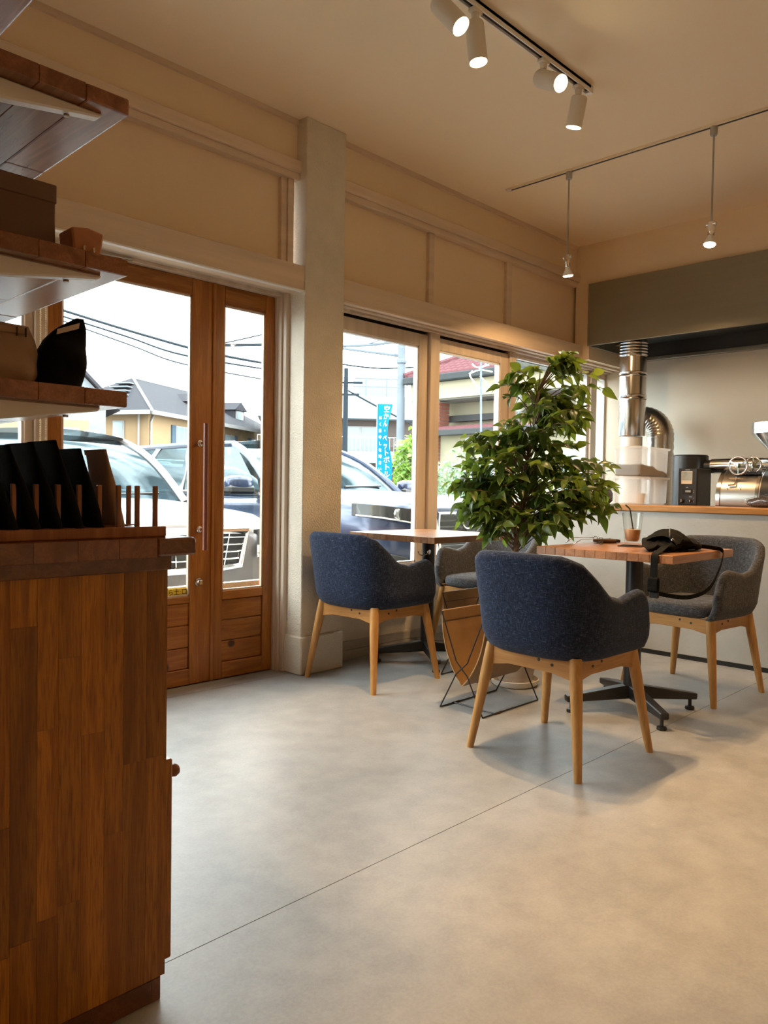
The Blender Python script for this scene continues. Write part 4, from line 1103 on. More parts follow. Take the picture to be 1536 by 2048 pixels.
bx = thing('brown_box', 'dark brown cardboard box on the middle shelf', 'box', (0.50, 1.47, 1.402))
box('box_body', 'box_brown', bx, (-0.16, -0.07, 0, 0.082, 0.07, 0.128), 0.002)
box('box_lid', 'box_brown', bx, (-0.162, -0.072, 0.098, 0.084, 0.072, 0.131), 0.002)
ck = thing('cork_block', 'small reddish cork block with wire pins on the middle shelf', 'cork block', (0.622, 1.385, 1.402))
MB().prism([(-0.024, 0.006), (0.024, 0.006), (0.030, 0.052), (0.0, 0.057), (-0.030, 0.052)], 'Y', -0.028, 0.028).build('block', 'cork', ck, bevel=0.003)
for xx in (-0.010, 0.008):
    MB().tube([(xx, -0.034, 0.0012), (xx, -0.032, 0.022), (xx + 0.003, -0.030, 0.024), (xx + 0.004, -0.028, 0.010)], 0.0012, 6).build('wire_pin', 'steel', ck)
MB().box(-0.014, -0.034, 0.0, 0.014, 0.02, 0.006).build('clip_base', 'clear_glass', ck)

def pouch(name, label, loc, size, lean, mat, cat='pouch', group=None, rz=0.0, bulge=0.03, roll=0.0, labelmat=None, curl=0.0):
    """a gusseted coffee pouch: thick at the foot, pinched flat along the top seam; size = (width, height)"""
    t = thing(name, label, cat, loc, rz, group)
    w, h = size
    def f(u, v):
        a = 2 * math.pi * u
        th = bulge * (1 - 0.80 * smooth01((v - 0.35) / 0.65))
        x = th * math.copysign(abs(math.cos(a)) ** 0.6, math.cos(a)); y = w / 2 * math.copysign(abs(math.sin(a)) ** 0.4, math.sin(a))
        z = h * v
        return (x + lean * z + curl * v * v, y, z)
    b = MB().grid(f, 32, 16, closeu=True)
    n = 17
    b.F.append(tuple(i * n for i in range(32)))
    b.F.append(tuple(i * n + 16 for i in range(32)))
    b.build('pouch_body', mat, t, smooth=1.2)
    # folded top seam
    s = MB()
    def g(u, v):
        p = Vector(f(0.25 + 0.5 * u, 0.93 + 0.07 * v)); return (p.x - 0.0025, p.y, p.z)
    s.grid(g, 10, 2).build('top_seal', mat, t)
    return t, f
def standing_pouch(name, label, loc, left, right, zs, depth, mat):
    """a slumped standing pouch: left/right outline in x by height, pillow-shaped in depth"""
    t = thing(name, label, 'pouch', loc)
    H_ = zs[-1]
    def f(u, v):
        z = H_ * v; a_ = interpl(list(zip(zs, left)), z); b_ = interpl(list(zip(zs, right)), z)
        an = 2 * math.pi * u; ca, sa = math.cos(an), math.sin(an)
        x = (a_ + b_) / 2 + (b_ - a_) / 2 * math.copysign(abs(ca) ** 0.45, ca)
        y = depth * (1 - 0.85 * smooth01((v - 0.2) / 0.8)) * math.copysign(abs(sa) ** 0.6, sa) + 0.004 * math.sin(11 * v + 40 * x)
        return (x, y, z)
    b = MB().grid(f, 36, 18, closeu=True); n = 19
    b.F.append(tuple(i * n for i in range(36))); b.F.append(tuple(i * n + 18 for i in range(36)))
    b.build('pouch_body', mat, t, smooth=1.2)
    return t, f
t_, f_ = standing_pouch('paper_pouch', 'brown paper pouch with a folded top on the lowest shelf', (0.0, 1.43, 1.169), (0.40, 0.405, 0.41, 0.42, 0.435), (0.545, 0.556, 0.560, 0.555, 0.548), (0, 0.025, 0.06, 0.09, 0.112), 0.040, 'kraft')
MB().box(0.44, -0.016, 0.094, 0.535, -0.012, 0.106).build('folded_top', 'kraft', t_, bevel=0.001)
for xx in (0.52, 0.535): MB().box(xx, -0.018, 0.090, xx + 0.002, -0.015, 0.106).build('tin_tie', 'leather_dark', t_)
t_, f_ = standing_pouch('black_pouch', 'glossy black pouch with a pale tag on the lowest shelf', (0.0, 1.43, 1.169), (0.548, 0.553, 0.561, 0.574, 0.600, 0.630), (0.632, 0.640, 0.646, 0.651, 0.650, 0.645), (0, 0.025, 0.065, 0.095, 0.120, 0.140), 0.042, 'bag_black')
MB().add([(0.592, -0.016, 0.113), (0.634, -0.014, 0.131), (0.632, -0.0145, 0.120), (0.590, -0.018, 0.103), (0.592, -0.014, 0.113), (0.634, -0.012, 0.131), (0.632, -0.0125, 0.120), (0.590, -0.016, 0.103)],
         [(0, 1, 2, 3), (7, 6, 5, 4), (0, 4, 5, 1), (1, 5, 6, 2), (2, 6, 7, 3), (3, 7, 4, 0)]).build('pale_tag', 'kraft_label', t_)
MB().prism([(0.640, 0.030), (0.663, 0.034), (0.657, 0.085), (0.648, 0.135), (0.640, 0.130)], 'Y', 0.030, 0.036).build('back_card', 'kraft', t_)

rk = thing('peg_rack', 'wooden peg rack on the cabinet worktop', 'rack', (0.0, 0.0, 0.903))
for y in (1.345, 1.450):
    box('base_rail', 'peg_wood', rk, (0.23, y - 0.011, 0.0, 0.769, y + 0.011, 0.020), 0.002)
box('cross_rail', 'peg_wood', rk, (0.740, 1.356, 0.0, 0.762, 1.439, 0.018), 0.002)
box('cross_rail', 'peg_wood', rk, (0.245, 1.356, 0.0, 0.267, 1.439, 0.018), 0.002)
pm = MB().box(-0.004, -0.004, 0, 0.004, 0.004, 0.078).mesh('peg', None, 0.001); pm.materials.append(MATS['peg_wood'])
for i in range(14):
    for y in (1.345, 1.450): inst('peg', pm, rk, (0.7505 - i * 0.0372, y, 0.019))
ORD = ('first', 'second', 'third', 'fourth', 'fifth', 'sixth')
for i in range(6):
    hh = 0.140 + 0.006 * ((i * 5) % 3)
    pouch('black_pouch', '%s black pouch from the right in the wooden peg rack' % ORD[i], (0.637 - i * 0.0372, 1.392, 0.924), (0.118, hh), -0.27 - 0.02 * i, 'bag_black', bulge=0.0125, group='pouches filed in the peg rack')
pouch('paper_pouch', 'brown paper pouch standing last in the wooden peg rack', (0.690, 1.402, 0.924), (0.085, 0.142), -0.22, 'kraft', bulge=0.012, group='pouches filed in the peg rack')

# ================================================================== outside: forecourt, cars, houses, poles
ZG = -0.18
def xpaint(name, col, rough=0.8, var=0.08, **k):
    return paint(name, col, max(rough, 0.8), var=var, spec=0.06, **k)
paint('asphalt', (0.34, 0.335, 0.325), 0.9, var=0.2, scale=3, bump=0.4, bscale=200)
paint('grass_ground', (0.10, 0.17, 0.04), 0.95, var=0.3, scale=5)
paint('car_silver', (0.1632, 0.1488, 0.1512), 0.34, metal=0.5, var=0.0, coat=0.35)
paint('car_navy', (0.0210, 0.0336, 0.0735), 0.22, metal=0.3, var=0.0, coat=0.25)
paint('car_white', (0.55, 0.57, 0.58), 0.25, var=0.0, coat=0.8)
paint('car_black', (0.018, 0.019, 0.021), 0.35, var=0.0)
paint('tyre', (0.015, 0.015, 0.015), 0.8)
xpaint('house_tan', (0.2114, 0.1473, 0.0869), 0.85, var=0.05, scale=3)
xpaint('house_white', (0.1423, 0.1634, 0.1845), 0.8, var=0.02)
xpaint('house_cream', (0.2150, 0.1942, 0.1422), 0.8, var=0.04)
xpaint('slate_roof', (0.0294, 0.0302, 0.0361), 0.75, var=0.25, scale=10, stretch=(1, 1, 14))
xpaint('far_trim', (0.2261, 0.2261, 0.2261), 0.6, var=0.0)
paint('far_glass', (0.16, 0.22, 0.25), 0.2, var=0.1)
xpaint('shutter_blue', (0.05, 0.075, 0.10), 0.6)
xpaint('tile_maroon', (0.0822, 0.0348, 0.0392), 0.45, var=0.2, scale=8)
xpaint('gutter_dark', (0.0330, 0.0360, 0.0390), 0.5)
xpaint('brick_red', (0.1320, 0.0510, 0.0360), 0.85, var=0.25, scale=12)
xpaint('block_brown', (0.0780, 0.0630, 0.0600), 0.85, var=0.06)
xpaint('pole_grey', (0.1020, 0.1200, 0.1440), 0.6, var=0.08)
xpaint('wire_dark', (0.0150, 0.0210, 0.0270), 0.6)
xpaint('banner_cyan', (0.0018, 0.0968, 0.1672), 0.7, var=0.02)
xpaint('concrete_pale', (0.1900, 0.1900, 0.1800), 0.85, var=0.06)
paint('stem_green', (0.10, 0.12, 0.04), 0.8)

struct('ground_forecourt', box('ground_forecourt', 'asphalt', None, (-60, -60, ZG - 0.2, 90, 110, ZG)))
struct('ground_lawn', box('ground_lawn', 'grass_ground', None, (13.5, 9.0, ZG, 15.6, 22.0, ZG + 0.06)))
ext = struct('wall_outer', box('wall_outer', 'wall_white_rough', None, (-1.4, 3.46, ZG, 6.3, 3.50, 0.49)))

def car(name, label, loc, rz, P, mat, group='cars parked outside the windows', detail=True):
    """local frame: nose at y = 0 pointing to -y, wheels on z = 0"""
    t = thing(name, label, 'car', loc, rz, group)
    W, L = P['W'], P['L']; yb, yr, ye = P['yb'], P['yr'], P['ye']; zb, zr = P['zb'], P['zr']
    wt = [(0.0, 0.70), (0.05, 0.80), (0.14, 0.90), (0.28, 0.965), (0.6, 1.0), (L - 0.6, 1.0), (L - 0.15, 0.93), (L, 0.80)]
    ht = [(0.0, P['zn'] - 0.10), (0.05, P['zn'] - 0.02), (0.14, P['zn'] + 0.03), (0.35, lerp(P['zn'], P['zh'], 0.55)), (yb, P['zh']), (yb + 0.35, zb), (L - 0.2, zb), (L, zb - 0.08)]
    def half(w, zt, cr, zl):
        return [(0, zt + cr), (0.35 * w, zt + cr * 0.93), (0.65 * w, zt + cr * 0.70), (0.86 * w, zt + cr * 0.22), (0.95 * w, zt - 0.03), (w * 0.99, zt - 0.10), (w, zt - 0.22), (w, 0.50), (0.985 * w, 0.36), (0.94 * w, zl), (0, zl)]
    st = [0.0, 0.05, 0.14, 0.28, 0.5, 0.8, yb * 0.85, yb, yb + 0.35, 2.2, 3.0, L - 0.6, L - 0.15, L]
    rows = []
    for y in st:
        h = half(W * interpl(wt, y), interpl(ht, y), 0.055 if y < yb + 0.2 else 0.0, 0.26)
        rows.append([(x, y, z) for x, z in h] + [(-x, y, z) for x, z in reversed(h[1:-1])])
    n = len(rows[0]); b = MB(); fs = []
    for i in range(len(rows) - 1):
        for j in range(n): fs.append((i * n + j, i * n + (j + 1) % n, (i + 1) * n + (j + 1) % n, (i + 1) * n + j))
    fs += [tuple(range(n)), tuple(range((len(rows) - 1) * n, len(rows) * n))]
    b.add([v for r in rows for v in r], fs)
    b.build('car_body', mat, t, smooth=0.9)
    wr = W * 0.66
    def wsh(u, v):
        s = 2 * u - 1; w = lerp(0.86 * W, wr, v)
        vv = v + 0.16 * math.sin(math.pi * v)
        return (s * w, lerp(yb, yr, v) - 0.10 * (1 - s * s) * (1 - 0.3 * v), lerp(P['zh'] + 0.01, zr - 0.02, min(1.0, vv) if v < 1 else 1.0) + 0.02 * (1 - s * s))
    MB().grid(wsh, 14, 8).build('windscreen', 'car_glass', t, smooth=3.5)
    def roof(u, v):
        s = 2 * u - 1; y = lerp(yr - 0.06, ye, v)
        return (s * wr * (1 - 0.10 * max(0, v - 0.6)), y - 0.05 * (1 - s * s) * (1 - v), zr + 0.045 * (1 - s * s) - 0.02 * v * v - 0.10 * max(0, v - 0.85))
    MB().grid(roof, 12, 10).build('car_roof', mat, t, smooth=3.5)
    def rear(u, v):
        s = 2 * u - 1; w = lerp(wr * 0.94, 0.86 * W, v)
        return (s * w, lerp(ye, L - 0.05, v), lerp(zr, zb, v))
    MB().grid(rear, 6, 4).build('rear_window', 'car_glass', t, smooth=3.5)
    for sg in (-1, 1):
        def side(u, v, sg=sg):
            yA = lerp(yb + 0.02, yr, v); yB = lerp(L - 0.10, ye, v)
            return (sg * lerp(0.93 * W, wr, v ** 1.15), lerp(yA, yB, u), lerp(zb - 0.01, zr - 0.005, v))
        MB().grid(side, 10, 5).build('side_window', 'car_glass', t, smooth=3.5)
        MB().tube([wsh(0 if sg < 0 else 1, k / 6) for k in range(7)], 0.035, 8).build('pillar', mat, t, smooth=SM)
        for yy in (0.42, 0.74):
            MB().bar(side(yy, 0), side(yy * 0.98, 1), 0.09, 0.02, up=(sg, 0, 0.3)).build('pillar', 'car_black', t)
        MB().tube([side(0, 1 - 0.02), side(0.5, 1), side(1, 0.98)], 0.028, 8).build('roof_frame', mat, t, smooth=SM)
        MB().tube([(sg * 0.945 * W, yb + 0.05, zb + 0.005), (sg * 0.95 * W, 2.6, zb + 0.015), (sg * 0.94 * W, L - 0.2, zb + 0.005)], 0.014, 6).build('belt_moulding', 'chrome', t, smooth=SM)
        if P.get('rails'):
            MB().tube([(sg * wr * 0.93, yr + 0.25, zr + 0.01), (sg * wr * 0.95, yr + 0.40, zr + 0.075), (sg * wr * 0.95, ye - 0.35, zr + 0.065), (sg * wr * 0.93, ye - 0.2, zr)], 0.018, 8).build('roof_rail', 'steel', t, smooth=SM)
        # mirror
        mx_, my, mz = sg * (W + 0.12), yb + 0.12, zb + 0.085
        def mir(u, v, mx_=mx_, my=my, mz=mz):
            a = 2 * math.pi * u; c = math.pi * v; e = 0.7
            f = lambda q: math.copysign(abs(q) ** e, q)
            return (mx_ + 0.135 * f(math.sin(c)) * f(math.cos(a)), my + 0.075 * f(math.sin(c)) * f(math.sin(a)), mz + 0.075 * f(math.cos(c)))
        mo = MB().grid(mir, 18, 10, closeu=True).build('side_mirror', mat, t, smooth=3.5)
        MB().bar((sg * W * 0.92, my, mz - 0.06), (mx_ - sg * 0.05, my, mz - 0.04), 0.05, 0.03).build('mirror_arm', 'car_black', mo)
        MB().box(mx_ - 0.10, my + 0.062, mz - 0.055, mx_ + 0.10, my + 0.078, mz + 0.05).build('mirror_glass', 'far_glass', mo, bevel=0.01)
        MB().box(mx_ - 0.132, my - 0.074, mz - 0.080, mx_ + 0.132, my + 0.07, mz - 0.006).build('mirror_underside', 'car_black', mo, bevel=0.02)
        # headlamp wrapped round the corner
        def fy(x):
            r = abs(x) / W
            for (ya, wa), (yc, wc) in zip(wt, wt[1:]):
                if r <= wa: return ya
                if r <= wc: return lerp(ya, yc, (r - wa) / (wc - wa))
            return 0.6
        hl = P['lamp']
        def lamp(u, v, sg=sg, off=0.022):
            x = lerp(hl[0], hl[1], u); zlo = lerp(hl[2], hl[3], u); zhi = lerp(hl[4], hl[5], u)
            return (sg * x * W, fy(x * W) - off, lerp(zlo, zhi, v))
        lo = MB().grid(lamp, 10, 4).grid(lambda u, v: lamp(u, v, off=-0.02), 10, 4).build('headlamp', 'chrome' if P.get('bright') else 'car_black', t, smooth=SM)
        MB().grid(lambda u, v: lamp(u, v, off=0.030), 10, 4).build('headlamp_lens', 'lens_clear', lo, smooth=3.5)
        for fu_ in (0.35, 0.68):
            p = lamp(fu_, 0.5, off=0.020)
            MB().lathe([(0.0, 0.0), (0.035, 0.004), (0.042, 0.0), (0.044, -0.01)], 16, p, Matrix.Rotation(math.pi / 2, 3, 'X')).build('lamp_reflector', 'chrome', lo, smooth=SM)
        MB().tube([lamp(i / 8, 0.05, off=0.026) for i in range(9)], 0.006, 6).build('lamp_strip', 'white_plastic', lo, smooth=SM)
        for yw in (P['wf'], P['wrr']):
            MB().lathe([(0.0, 0), (0.40, 0.0), (0.40, 0.02), (0.36, 0.024)], 28, (sg * (W - 0.012), yw, 0.36), Matrix.Rotation(sg * math.pi / 2, 3, 'Y')).build('wheel_arch', 'car_black', t, smooth=SM)
            wo = MB().lathe([(0.20, 0.0), (0.32, 0.0), (0.33, 0.02), (0.33, 0.20), (0.30, 0.225), (0.20, 0.22)], 32, (sg * (W - 0.19), yw, 0.33), Matrix.Rotation(sg * math.pi / 2, 3, 'Y')).build('tyre', 'tyre', t, smooth=SM)
            ri = MB().lathe([(0.20, 0.0), (0.205, 0.015), (0.19, 0.02), (0.18, 0.0)], 28, (sg * (W + 0.022), yw, 0.33), Matrix.Rotation(sg * math.pi / 2, 3, 'Y'))
            for k in range(6):
                a = math.pi / 3 * k
                ri.bar((sg * (W + 0.026), yw, 0.33), (sg * (W + 0.026), yw + 0.19 * math.cos(a), 0.33 + 0.19 * math.sin(a)), 0.05, 0.02)
            ri.build('wheel_rim', 'steel', wo, smooth=SM)
    if not detail: return t
    g = P['grille']                                          # half width bottom / top, z0, z1, rows, columns
    def gx(z): return lerp(g[0], g[1], (z - g[2]) / (g[3] - g[2]))
    b = MB().prism([(-g[0], g[2]), (g[0], g[2]), (g[1], g[3]), (-g[1], g[3])], 'Y', -0.012, 0.03).build('grille_back', 'car_black', t)
    fm = [(-g[0], -0.022, g[2]), (-g[0] * 0.5, -0.026, g[2] - 0.012), (g[0] * 0.5, -0.026, g[2] - 0.012), (g[0], -0.022, g[2]), (g[1], -0.020, g[3]), (-g[1], -0.020, g[3])]
    MB().tube(fm, P.get('gframe', 0.022), 8, closed=True).build('grille_frame', 'chrome', t, smooth=SM)
    for i in range(1, g[4]):
        z = lerp(g[2], g[3], i / g[4]); MB().tube([(-gx(z), -0.020, z), (gx(z), -0.020, z)], P.get('gbar', 0.006), 6).build('grille_bar', P.get('gmat', 'chrome'), t, smooth=SM)
    for i in range(1, g[5]):
        k = lerp(-1, 1, i / g[5]); MB().tube([(k * g[0], -0.021, g[2]), (k * g[1], -0.021, g[3])], 0.005, 6).build('grille_bar', P.get('gmat', 'chrome'), t, smooth=SM)
    MB().box(-0.17, -0.03, 0.40, 0.17, -0.005, 0.50).build('number_plate', 'white_plastic', t, bevel=0.004)
    MB().box(-W * 0.62, -0.012, 0.28, W * 0.62, 0.03, 0.36).build('lower_intake', 'car_black', t, bevel=0.01)
    for s, x0 in ((1, 0.10), (1, -0.45)):
        MB().tube([(x0 - 0.1, yb - 0.06, P['zh'] + 0.07), (x0 + 0.42, yb + 0.0, P['zh'] + 0.085)], 0.010, 6).build('wiper', 'car_black', t, smooth=SM)
    return t
SIL = dict(W=0.875, L=4.45, yb=1.22, yr=1.95, ye=3.85, zb=1.02, zr=1.57, zn=0.93, zh=1.04, lamp=(0.62, 0.955, 0.72, 0.76, 0.90, 0.92), bright=True,
           grille=(0.40, 0.46, 0.675, 0.905, 5, 7), wf=0.85, wrr=3.45, rails=True, gframe=0.026)
NAV = dict(W=0.925, L=4.7, yb=1.45, yr=2.25, ye=4.1, zb=1.12, zr=1.60, zn=1.03, zh=1.13, lamp=(0.40, 0.97, 0.885, 0.985, 1.00, 1.075),
           grille=(0.36, 0.34, 0.56, 1.00, 9, 2), wf=0.95, wrr=3.65, rails=False, gmat='car_black', gframe=0.020, gbar=0.009)
car('silver_car', 'silver-beige car with a chrome grid grille facing the pine door', (2.52, 4.18, ZG), 0, SIL, 'car_silver')
nv = car('navy_car', 'dark navy SUV parked nose to the sash windows', (4.80, 3.80, ZG), 0, NAV, 'car_navy')
MB().tube([(0, -0.040 + 0.0, 0.90), (0, -0.034, 0.90)], 0.001, 6)
em = MB(); pts = [(0.06 * math.cos(a), -0.036, 0.93 + 0.045 * math.sin(a)) for a in [2 * math.pi * i / 24 for i in range(24)]]
em.tube(pts, 0.008, 8, closed=True).build('emblem_ring', 'chrome', nv, smooth=3.5)
for sg in (-1, 1):
    MB().bar((sg * 0.40, -0.03, 1.00), (sg * 0.30, -0.045, 0.55), 0.03, 0.02).build('grille_blade', 'chrome', nv, bevel=0.004)
    MB().prism([(sg * 0.52, 0.50), (sg * 0.80, 0.50), (sg * 0.82, 0.72), (sg * 0.50, 0.66)] if sg > 0 else [(-0.50, 0.66), (-0.82, 0.72), (-0.80, 0.50), (-0.52, 0.50)], 'Y', 0.0, 0.20).build('bumper_vent', 'car_black', nv, bevel=0.01)
SMALL = dict(SIL); SMALL.update(zr=1.50)
car('white_car', 'white car beyond the silver car at the far left', (0.2, 9.2, ZG), math.radians(180), SMALL, 'car_white')
car('white_car', 'white car roof behind the navy SUV, seen through the narrow door', (9.2, 11.6, ZG), math.radians(100), SMALL, 'car_white')

# ------------------------------------------------------------------ houses far behind
def gable_block(b, x0, x1, y0, y1, z0, z1): b.box(x0, y0, z0, x1, y1, z1)
def win_part(parent, plane, a0, a1, z0, z1, at, shutters=False, n=2):
    """a framed window on a local plane: plane 'x' -> x = at, spans y; plane 'y' -> y = at, spans x"""
    def bx(p0, p1, q0, q1, d0, d1):
        return (at - d1, p0, q0, at - d0, p1, q1) if plane == 'x' else (p0, at - d1, q0, p1, at - d0, q1)
    w = MB().box(*bx(a0, a1, z0, z1, 0.0, 0.06)).build('window', 'far_trim', parent)
    s = (a1 - a0) / n
    for i in range(n):
        MB().box(*bx(a0 + i * s + 0.07, a0 + (i + 1) * s - 0.07, z0 + 0.08, z1 - 0.08, 0.06, 0.075)).build('pane', 'far_glass', w)
    if shutters:
        for q0, q1 in ((a0 - 0.42, a0 - 0.02), (a1 + 0.02, a1 + 0.42)):
            MB().box(*bx(q0, q1, z0, z1, 0.0, 0.08)).build('shutter', 'shutter_blue', w)
hs = thing('tan_house', 'tan two-storey house with a dark hip roof and dormers', 'house', (19.12, 34.97, ZG), math.atan2(0.483, 0.876))
H = 4.86
box('wall', 'house_tan', hs, (0, 0, 0, 14.5, 6, H))
o = 0.55
rv = [(-o, -o, H - 0.02), (14.5 + o, -o, H - 0.02), (14.5 + o, 6 + o, H - 0.02), (-o, 6 + o, H - 0.02), (3.2, 3, H + 2.15), (11.3, 3, H + 2.15)]
MB().add(rv, [(0, 1, 5, 4), (1, 2, 5), (2, 3, 4, 5), (3, 0, 4), (3, 2, 1, 0)]).build('roof', 'slate_roof', hs)
MB().box(-o, -o, H - 0.20, 14.5 + o, -o + 0.12, H).box(-o, -o, H - 0.20, -o + 0.12, 6 + o, H).build('gutter', 'far_trim', hs)
MB().tube([rv[0], rv[4]], 0.07, 6).tube([rv[4], rv[5]], 0.07, 6).build('ridge', 'far_trim', hs)
MB().tube([(0.35, -0.08, H - 0.2), (0.12, -0.08, H - 0.5), (0.12, -0.08, 0)], 0.05, 6).build('downpipe', 'far_trim', hs)
MB().tube([(-0.08, 0.5, H - 0.1), (-0.08, 0.5, 0)], 0.05, 6).build('downpipe', 'far_trim', hs)
win_part(hs, 'y', 2.5, 4.1, 2.95, 4.35, 0, True)
win_part(hs, 'y', 8.0, 9.2, 3.25, 4.3, 0, True)
win_part(hs, 'y', 11.6, 12.9, 3.25, 4.3, 0, True)
win_part(hs, 'x', 1.35, 2.0, 2.9, 4.4, 0, False, 1)
bl = MB()
for i in range(14): bl.box(-0.40, 0.4 + i * 0.1, 1.9, -0.37, 0.43 + i * 0.1, 2.7)
bl.box(-0.41, 0.38, 2.66, -0.36, 1.76, 2.72).box(-0.41, 0.38, 1.86, 0, 1.76, 1.92)
bl.build('balcony_grille', 'far_trim', hs)['kind'] = 'stuff'
for x in (5.6, 10.2):
    dm = box('dormer', 'slate_roof', hs, (x, 0.5, H + 0.25, x + 1.5, 2.6, H + 1.15))
    MB().prism([(x - 0.15, H + 1.12), (x + 1.65, H + 1.12), (x + 0.75, H + 1.65)], 'Y', 0.35, 2.8).build('dormer_roof', 'slate_roof', dm)
    MB().box(x + 0.25, 0.42, H + 0.4, x + 1.25, 0.5, H + 1.1).build('dormer_window', 'far_trim', dm)
    MB().box(x + 0.35, 0.40, H + 0.48, x + 1.15, 0.42, H + 1.02).build('dormer_pane', 'far_glass', dm)
sv = Vector((3.2, 3, H + 2.15)) - Vector((-o, -o, H)); sv2 = Vector((3.2, 3, H + 2.15)) - Vector((-o, 6 + o, H))
for k in range(6):
    zz = 0.16 + 0.12 * k
    p = Vector((-o, 3.0, H)) + Vector((3.75, 0, 2.15)) * zz
    MB().box(p.x - 0.35, p.y - 0.2 - 1.6 * (1 - zz), p.z + 0.05, p.x + 0.2, p.y + 0.3, p.z + 0.11).build('solar_panel_glare', 'house_white', hs)  # solar panels coloured white to stand for their glare

wh = thing('white_house', 'white gabled house with a grey roof edge left of the tan house', 'house', tuple(cam_pt(100, 975, 30).xy) + (ZG,), math.atan2(RIGHT.y, RIGHT.x) + math.radians(29))
box('wall', 'house_white', wh, (-3.0, 0, 0, 2.05, 6, 4.6))
MB().prism([(-3.0, 4.6), (2.05, 4.6), (-0.2, 6.9)], 'Y', 0.0, 6.0).build('gable', 'house_white', wh)
for a, b_ in (((-0.2, 7.0), (2.55, 4.15)), ((-0.2, 7.0), (-3.4, 4.15))):
    MB().add([(a[0], -0.3, a[1]), (b_[0], -0.3, b_[1]), (b_[0], 6.3, b_[1]), (a[0], 6.3, a[1]), (a[0], -0.3, a[1] + 0.16), (b_[0], -0.3, b_[1] + 0.16), (b_[0], 6.3, b_[1] + 0.16), (a[0], 6.3, a[1] + 0.16)],
             [(0, 1, 2, 3), (7, 6, 5, 4), (0, 4, 5, 1), (2, 6, 7, 3), (1, 5, 6, 2), (0, 3, 7, 4)]).build('roof_slope', 'slate_roof', wh)
box('annexe', 'house_tan', wh, (-2.0, -1.6, 0, 1.2, 0, 3.6))
win_part(wh, 'y', 0.2, 0.85, 2.5, 3.3, -1.6, False, 1)
MB().box(-2.3, -2.0, 2.05, 2.4, 0.2, 2.2).build('canopy_roof', 'far_trim', wh)

bk = thing('apartment_block', 'brown apartment block with white balcony bands', 'building', tuple(cam_pt(700, 975, 44).xy) + (ZG,), math.atan2(RIGHT.y, RIGHT.x) + 0.12)
box('wall', 'block_brown', bk, (-5, 0, 0, 4.0, 7, 5.2))
box('side_wing', 'block_brown', bk, (4.0, 1.5, 0, 6.5, 7, 5.0))
box('parapet', 'house_white', bk, (-5.2, -1.1, 5.1, 4.3, 7, 6.35))
box('balcony_band', 'house_white', bk, (-5.2, -1.1, 2.65, 4.1, 0, 3.3))
box('balcony_band', 'house_white', bk, (-5.2, -1.1, 0.1, 4.1, 0, 0.7))
rl_ = MB()
for z0, z1 in ((3.3, 4.1), (0.7, 1.5)):
    rl_.box(-5.2, -1.1, z1 - 0.05, 4.1, -1.05, z1)
    for i in range(40): rl_.box(-5.2 + i * 0.235, -1.09, z0, -5.17 + i * 0.235, -1.06, z1)
rl_.build('balcony_railing', 'far_trim', bk)['kind'] = 'stuff'
rl_ = MB()
for i in range(9): rl_.tube([(-5 + i * 1.15, -0.9, 6.35), (-5 + i * 1.15, -0.9, 7.4)], 0.03, 5)
for z in (6.9, 7.35): rl_.tube([(-5, -0.9, z), (4.2, -0.9, z)], 0.025, 5)
rl_.build('roof_railing', 'pole_grey', bk)['kind'] = 'stuff'
box('roof_hut', 'house_white', bk, (0.5, 2, 6.3, 3.2, 5, 8.0))
win_part(bk, 'y', -0.4, 1.5, 3.3, 4.75, 0, False, 2)
win_part(bk, 'y', -3.9, -2.0, 3.3, 4.75, 0, False, 2)
win_part(bk, 'y', -0.4, 1.2, 0.9, 2.0, 0, False, 2)
win_part(bk, 'y', 4.6, 5.6, 3.0, 4.4, 1.5, False, 1)

# house with maroon roof tiles across the lane; its front runs along Y
th_ = thing('tiled_house', 'cream house with maroon roof tiles and a brick pillar', 'house', (16.1, 14.9, ZG))
EZ = 4.22; RL = 13.0
def roof_pt(s, r): return Vector((-0.05 + r * 0.88, -s, EZ + 0.10 + r * 0.46))       # s metres along the eave, r up the slope
MB().add([roof_pt(-0.05, 0), roof_pt(RL, 0), roof_pt(RL, 4.5), roof_pt(4.0, 4.5)], [(0, 1, 2, 3)]).add([roof_pt(-0.05, 0), roof_pt(4.0, 4.5), Vector((8.4, -4.0, EZ + 0.1)) ], [(0, 1, 2)]).build('roof_deck', 'tile_maroon', th_)
tw, te = 0.215, 0.235
tm = MB()
def tf(u, v):
    return (0.30 * v * 0.88, -(u * tw), 0.30 * v * 0.46 + 0.042 * math.sin(math.pi * u) ** 0.8 + 0.030 * (1 - v))
tm.grid(tf, 6, 1); tm.add([tf(i / 6, 0) for i in range(7)] + [(0, -(i / 6) * tw, -0.02) for i in range(7)], [(i, i + 1, 8 + i, 7 + i) for i in range(6)])
tme = tm.mesh('roof_tile', 3.5); tme.materials.append(MATS['tile_maroon'])
cnt = 0
for r in range(12):
    rr_ = r * te
    for s in range(24):
        ss_ = s * tw
        if ss_ < rr_ * 0.88 - 0.1 or cnt >= 255: continue
        p = roof_pt(ss_, rr_); inst('roof_tile', tme, th_, p + Vector((0, 0, 0.01))); cnt += 1
MB().tube([roof_pt(-0.05, 0) + Vector((0, 0, 0.06)), roof_pt(4.0, 4.5) + Vector((0, 0, 0.06))], 0.10, 8).build('hip_ridge', 'tile_maroon', th_, smooth=SM)
MB().box(-0.20, -RL, EZ - 0.10, 0.02, 0.0, EZ + 0.10).build('gutter', 'gutter_dark', th_, bevel=0.03)
box('fascia', 'house_cream', th_, (0.0, -RL, EZ - 0.55, 0.12, -0.15, EZ - 0.08))
box('soffit', 'concrete_pale', th_, (0.1, -RL, EZ - 0.58, 1.7, -0.10, EZ - 0.50))
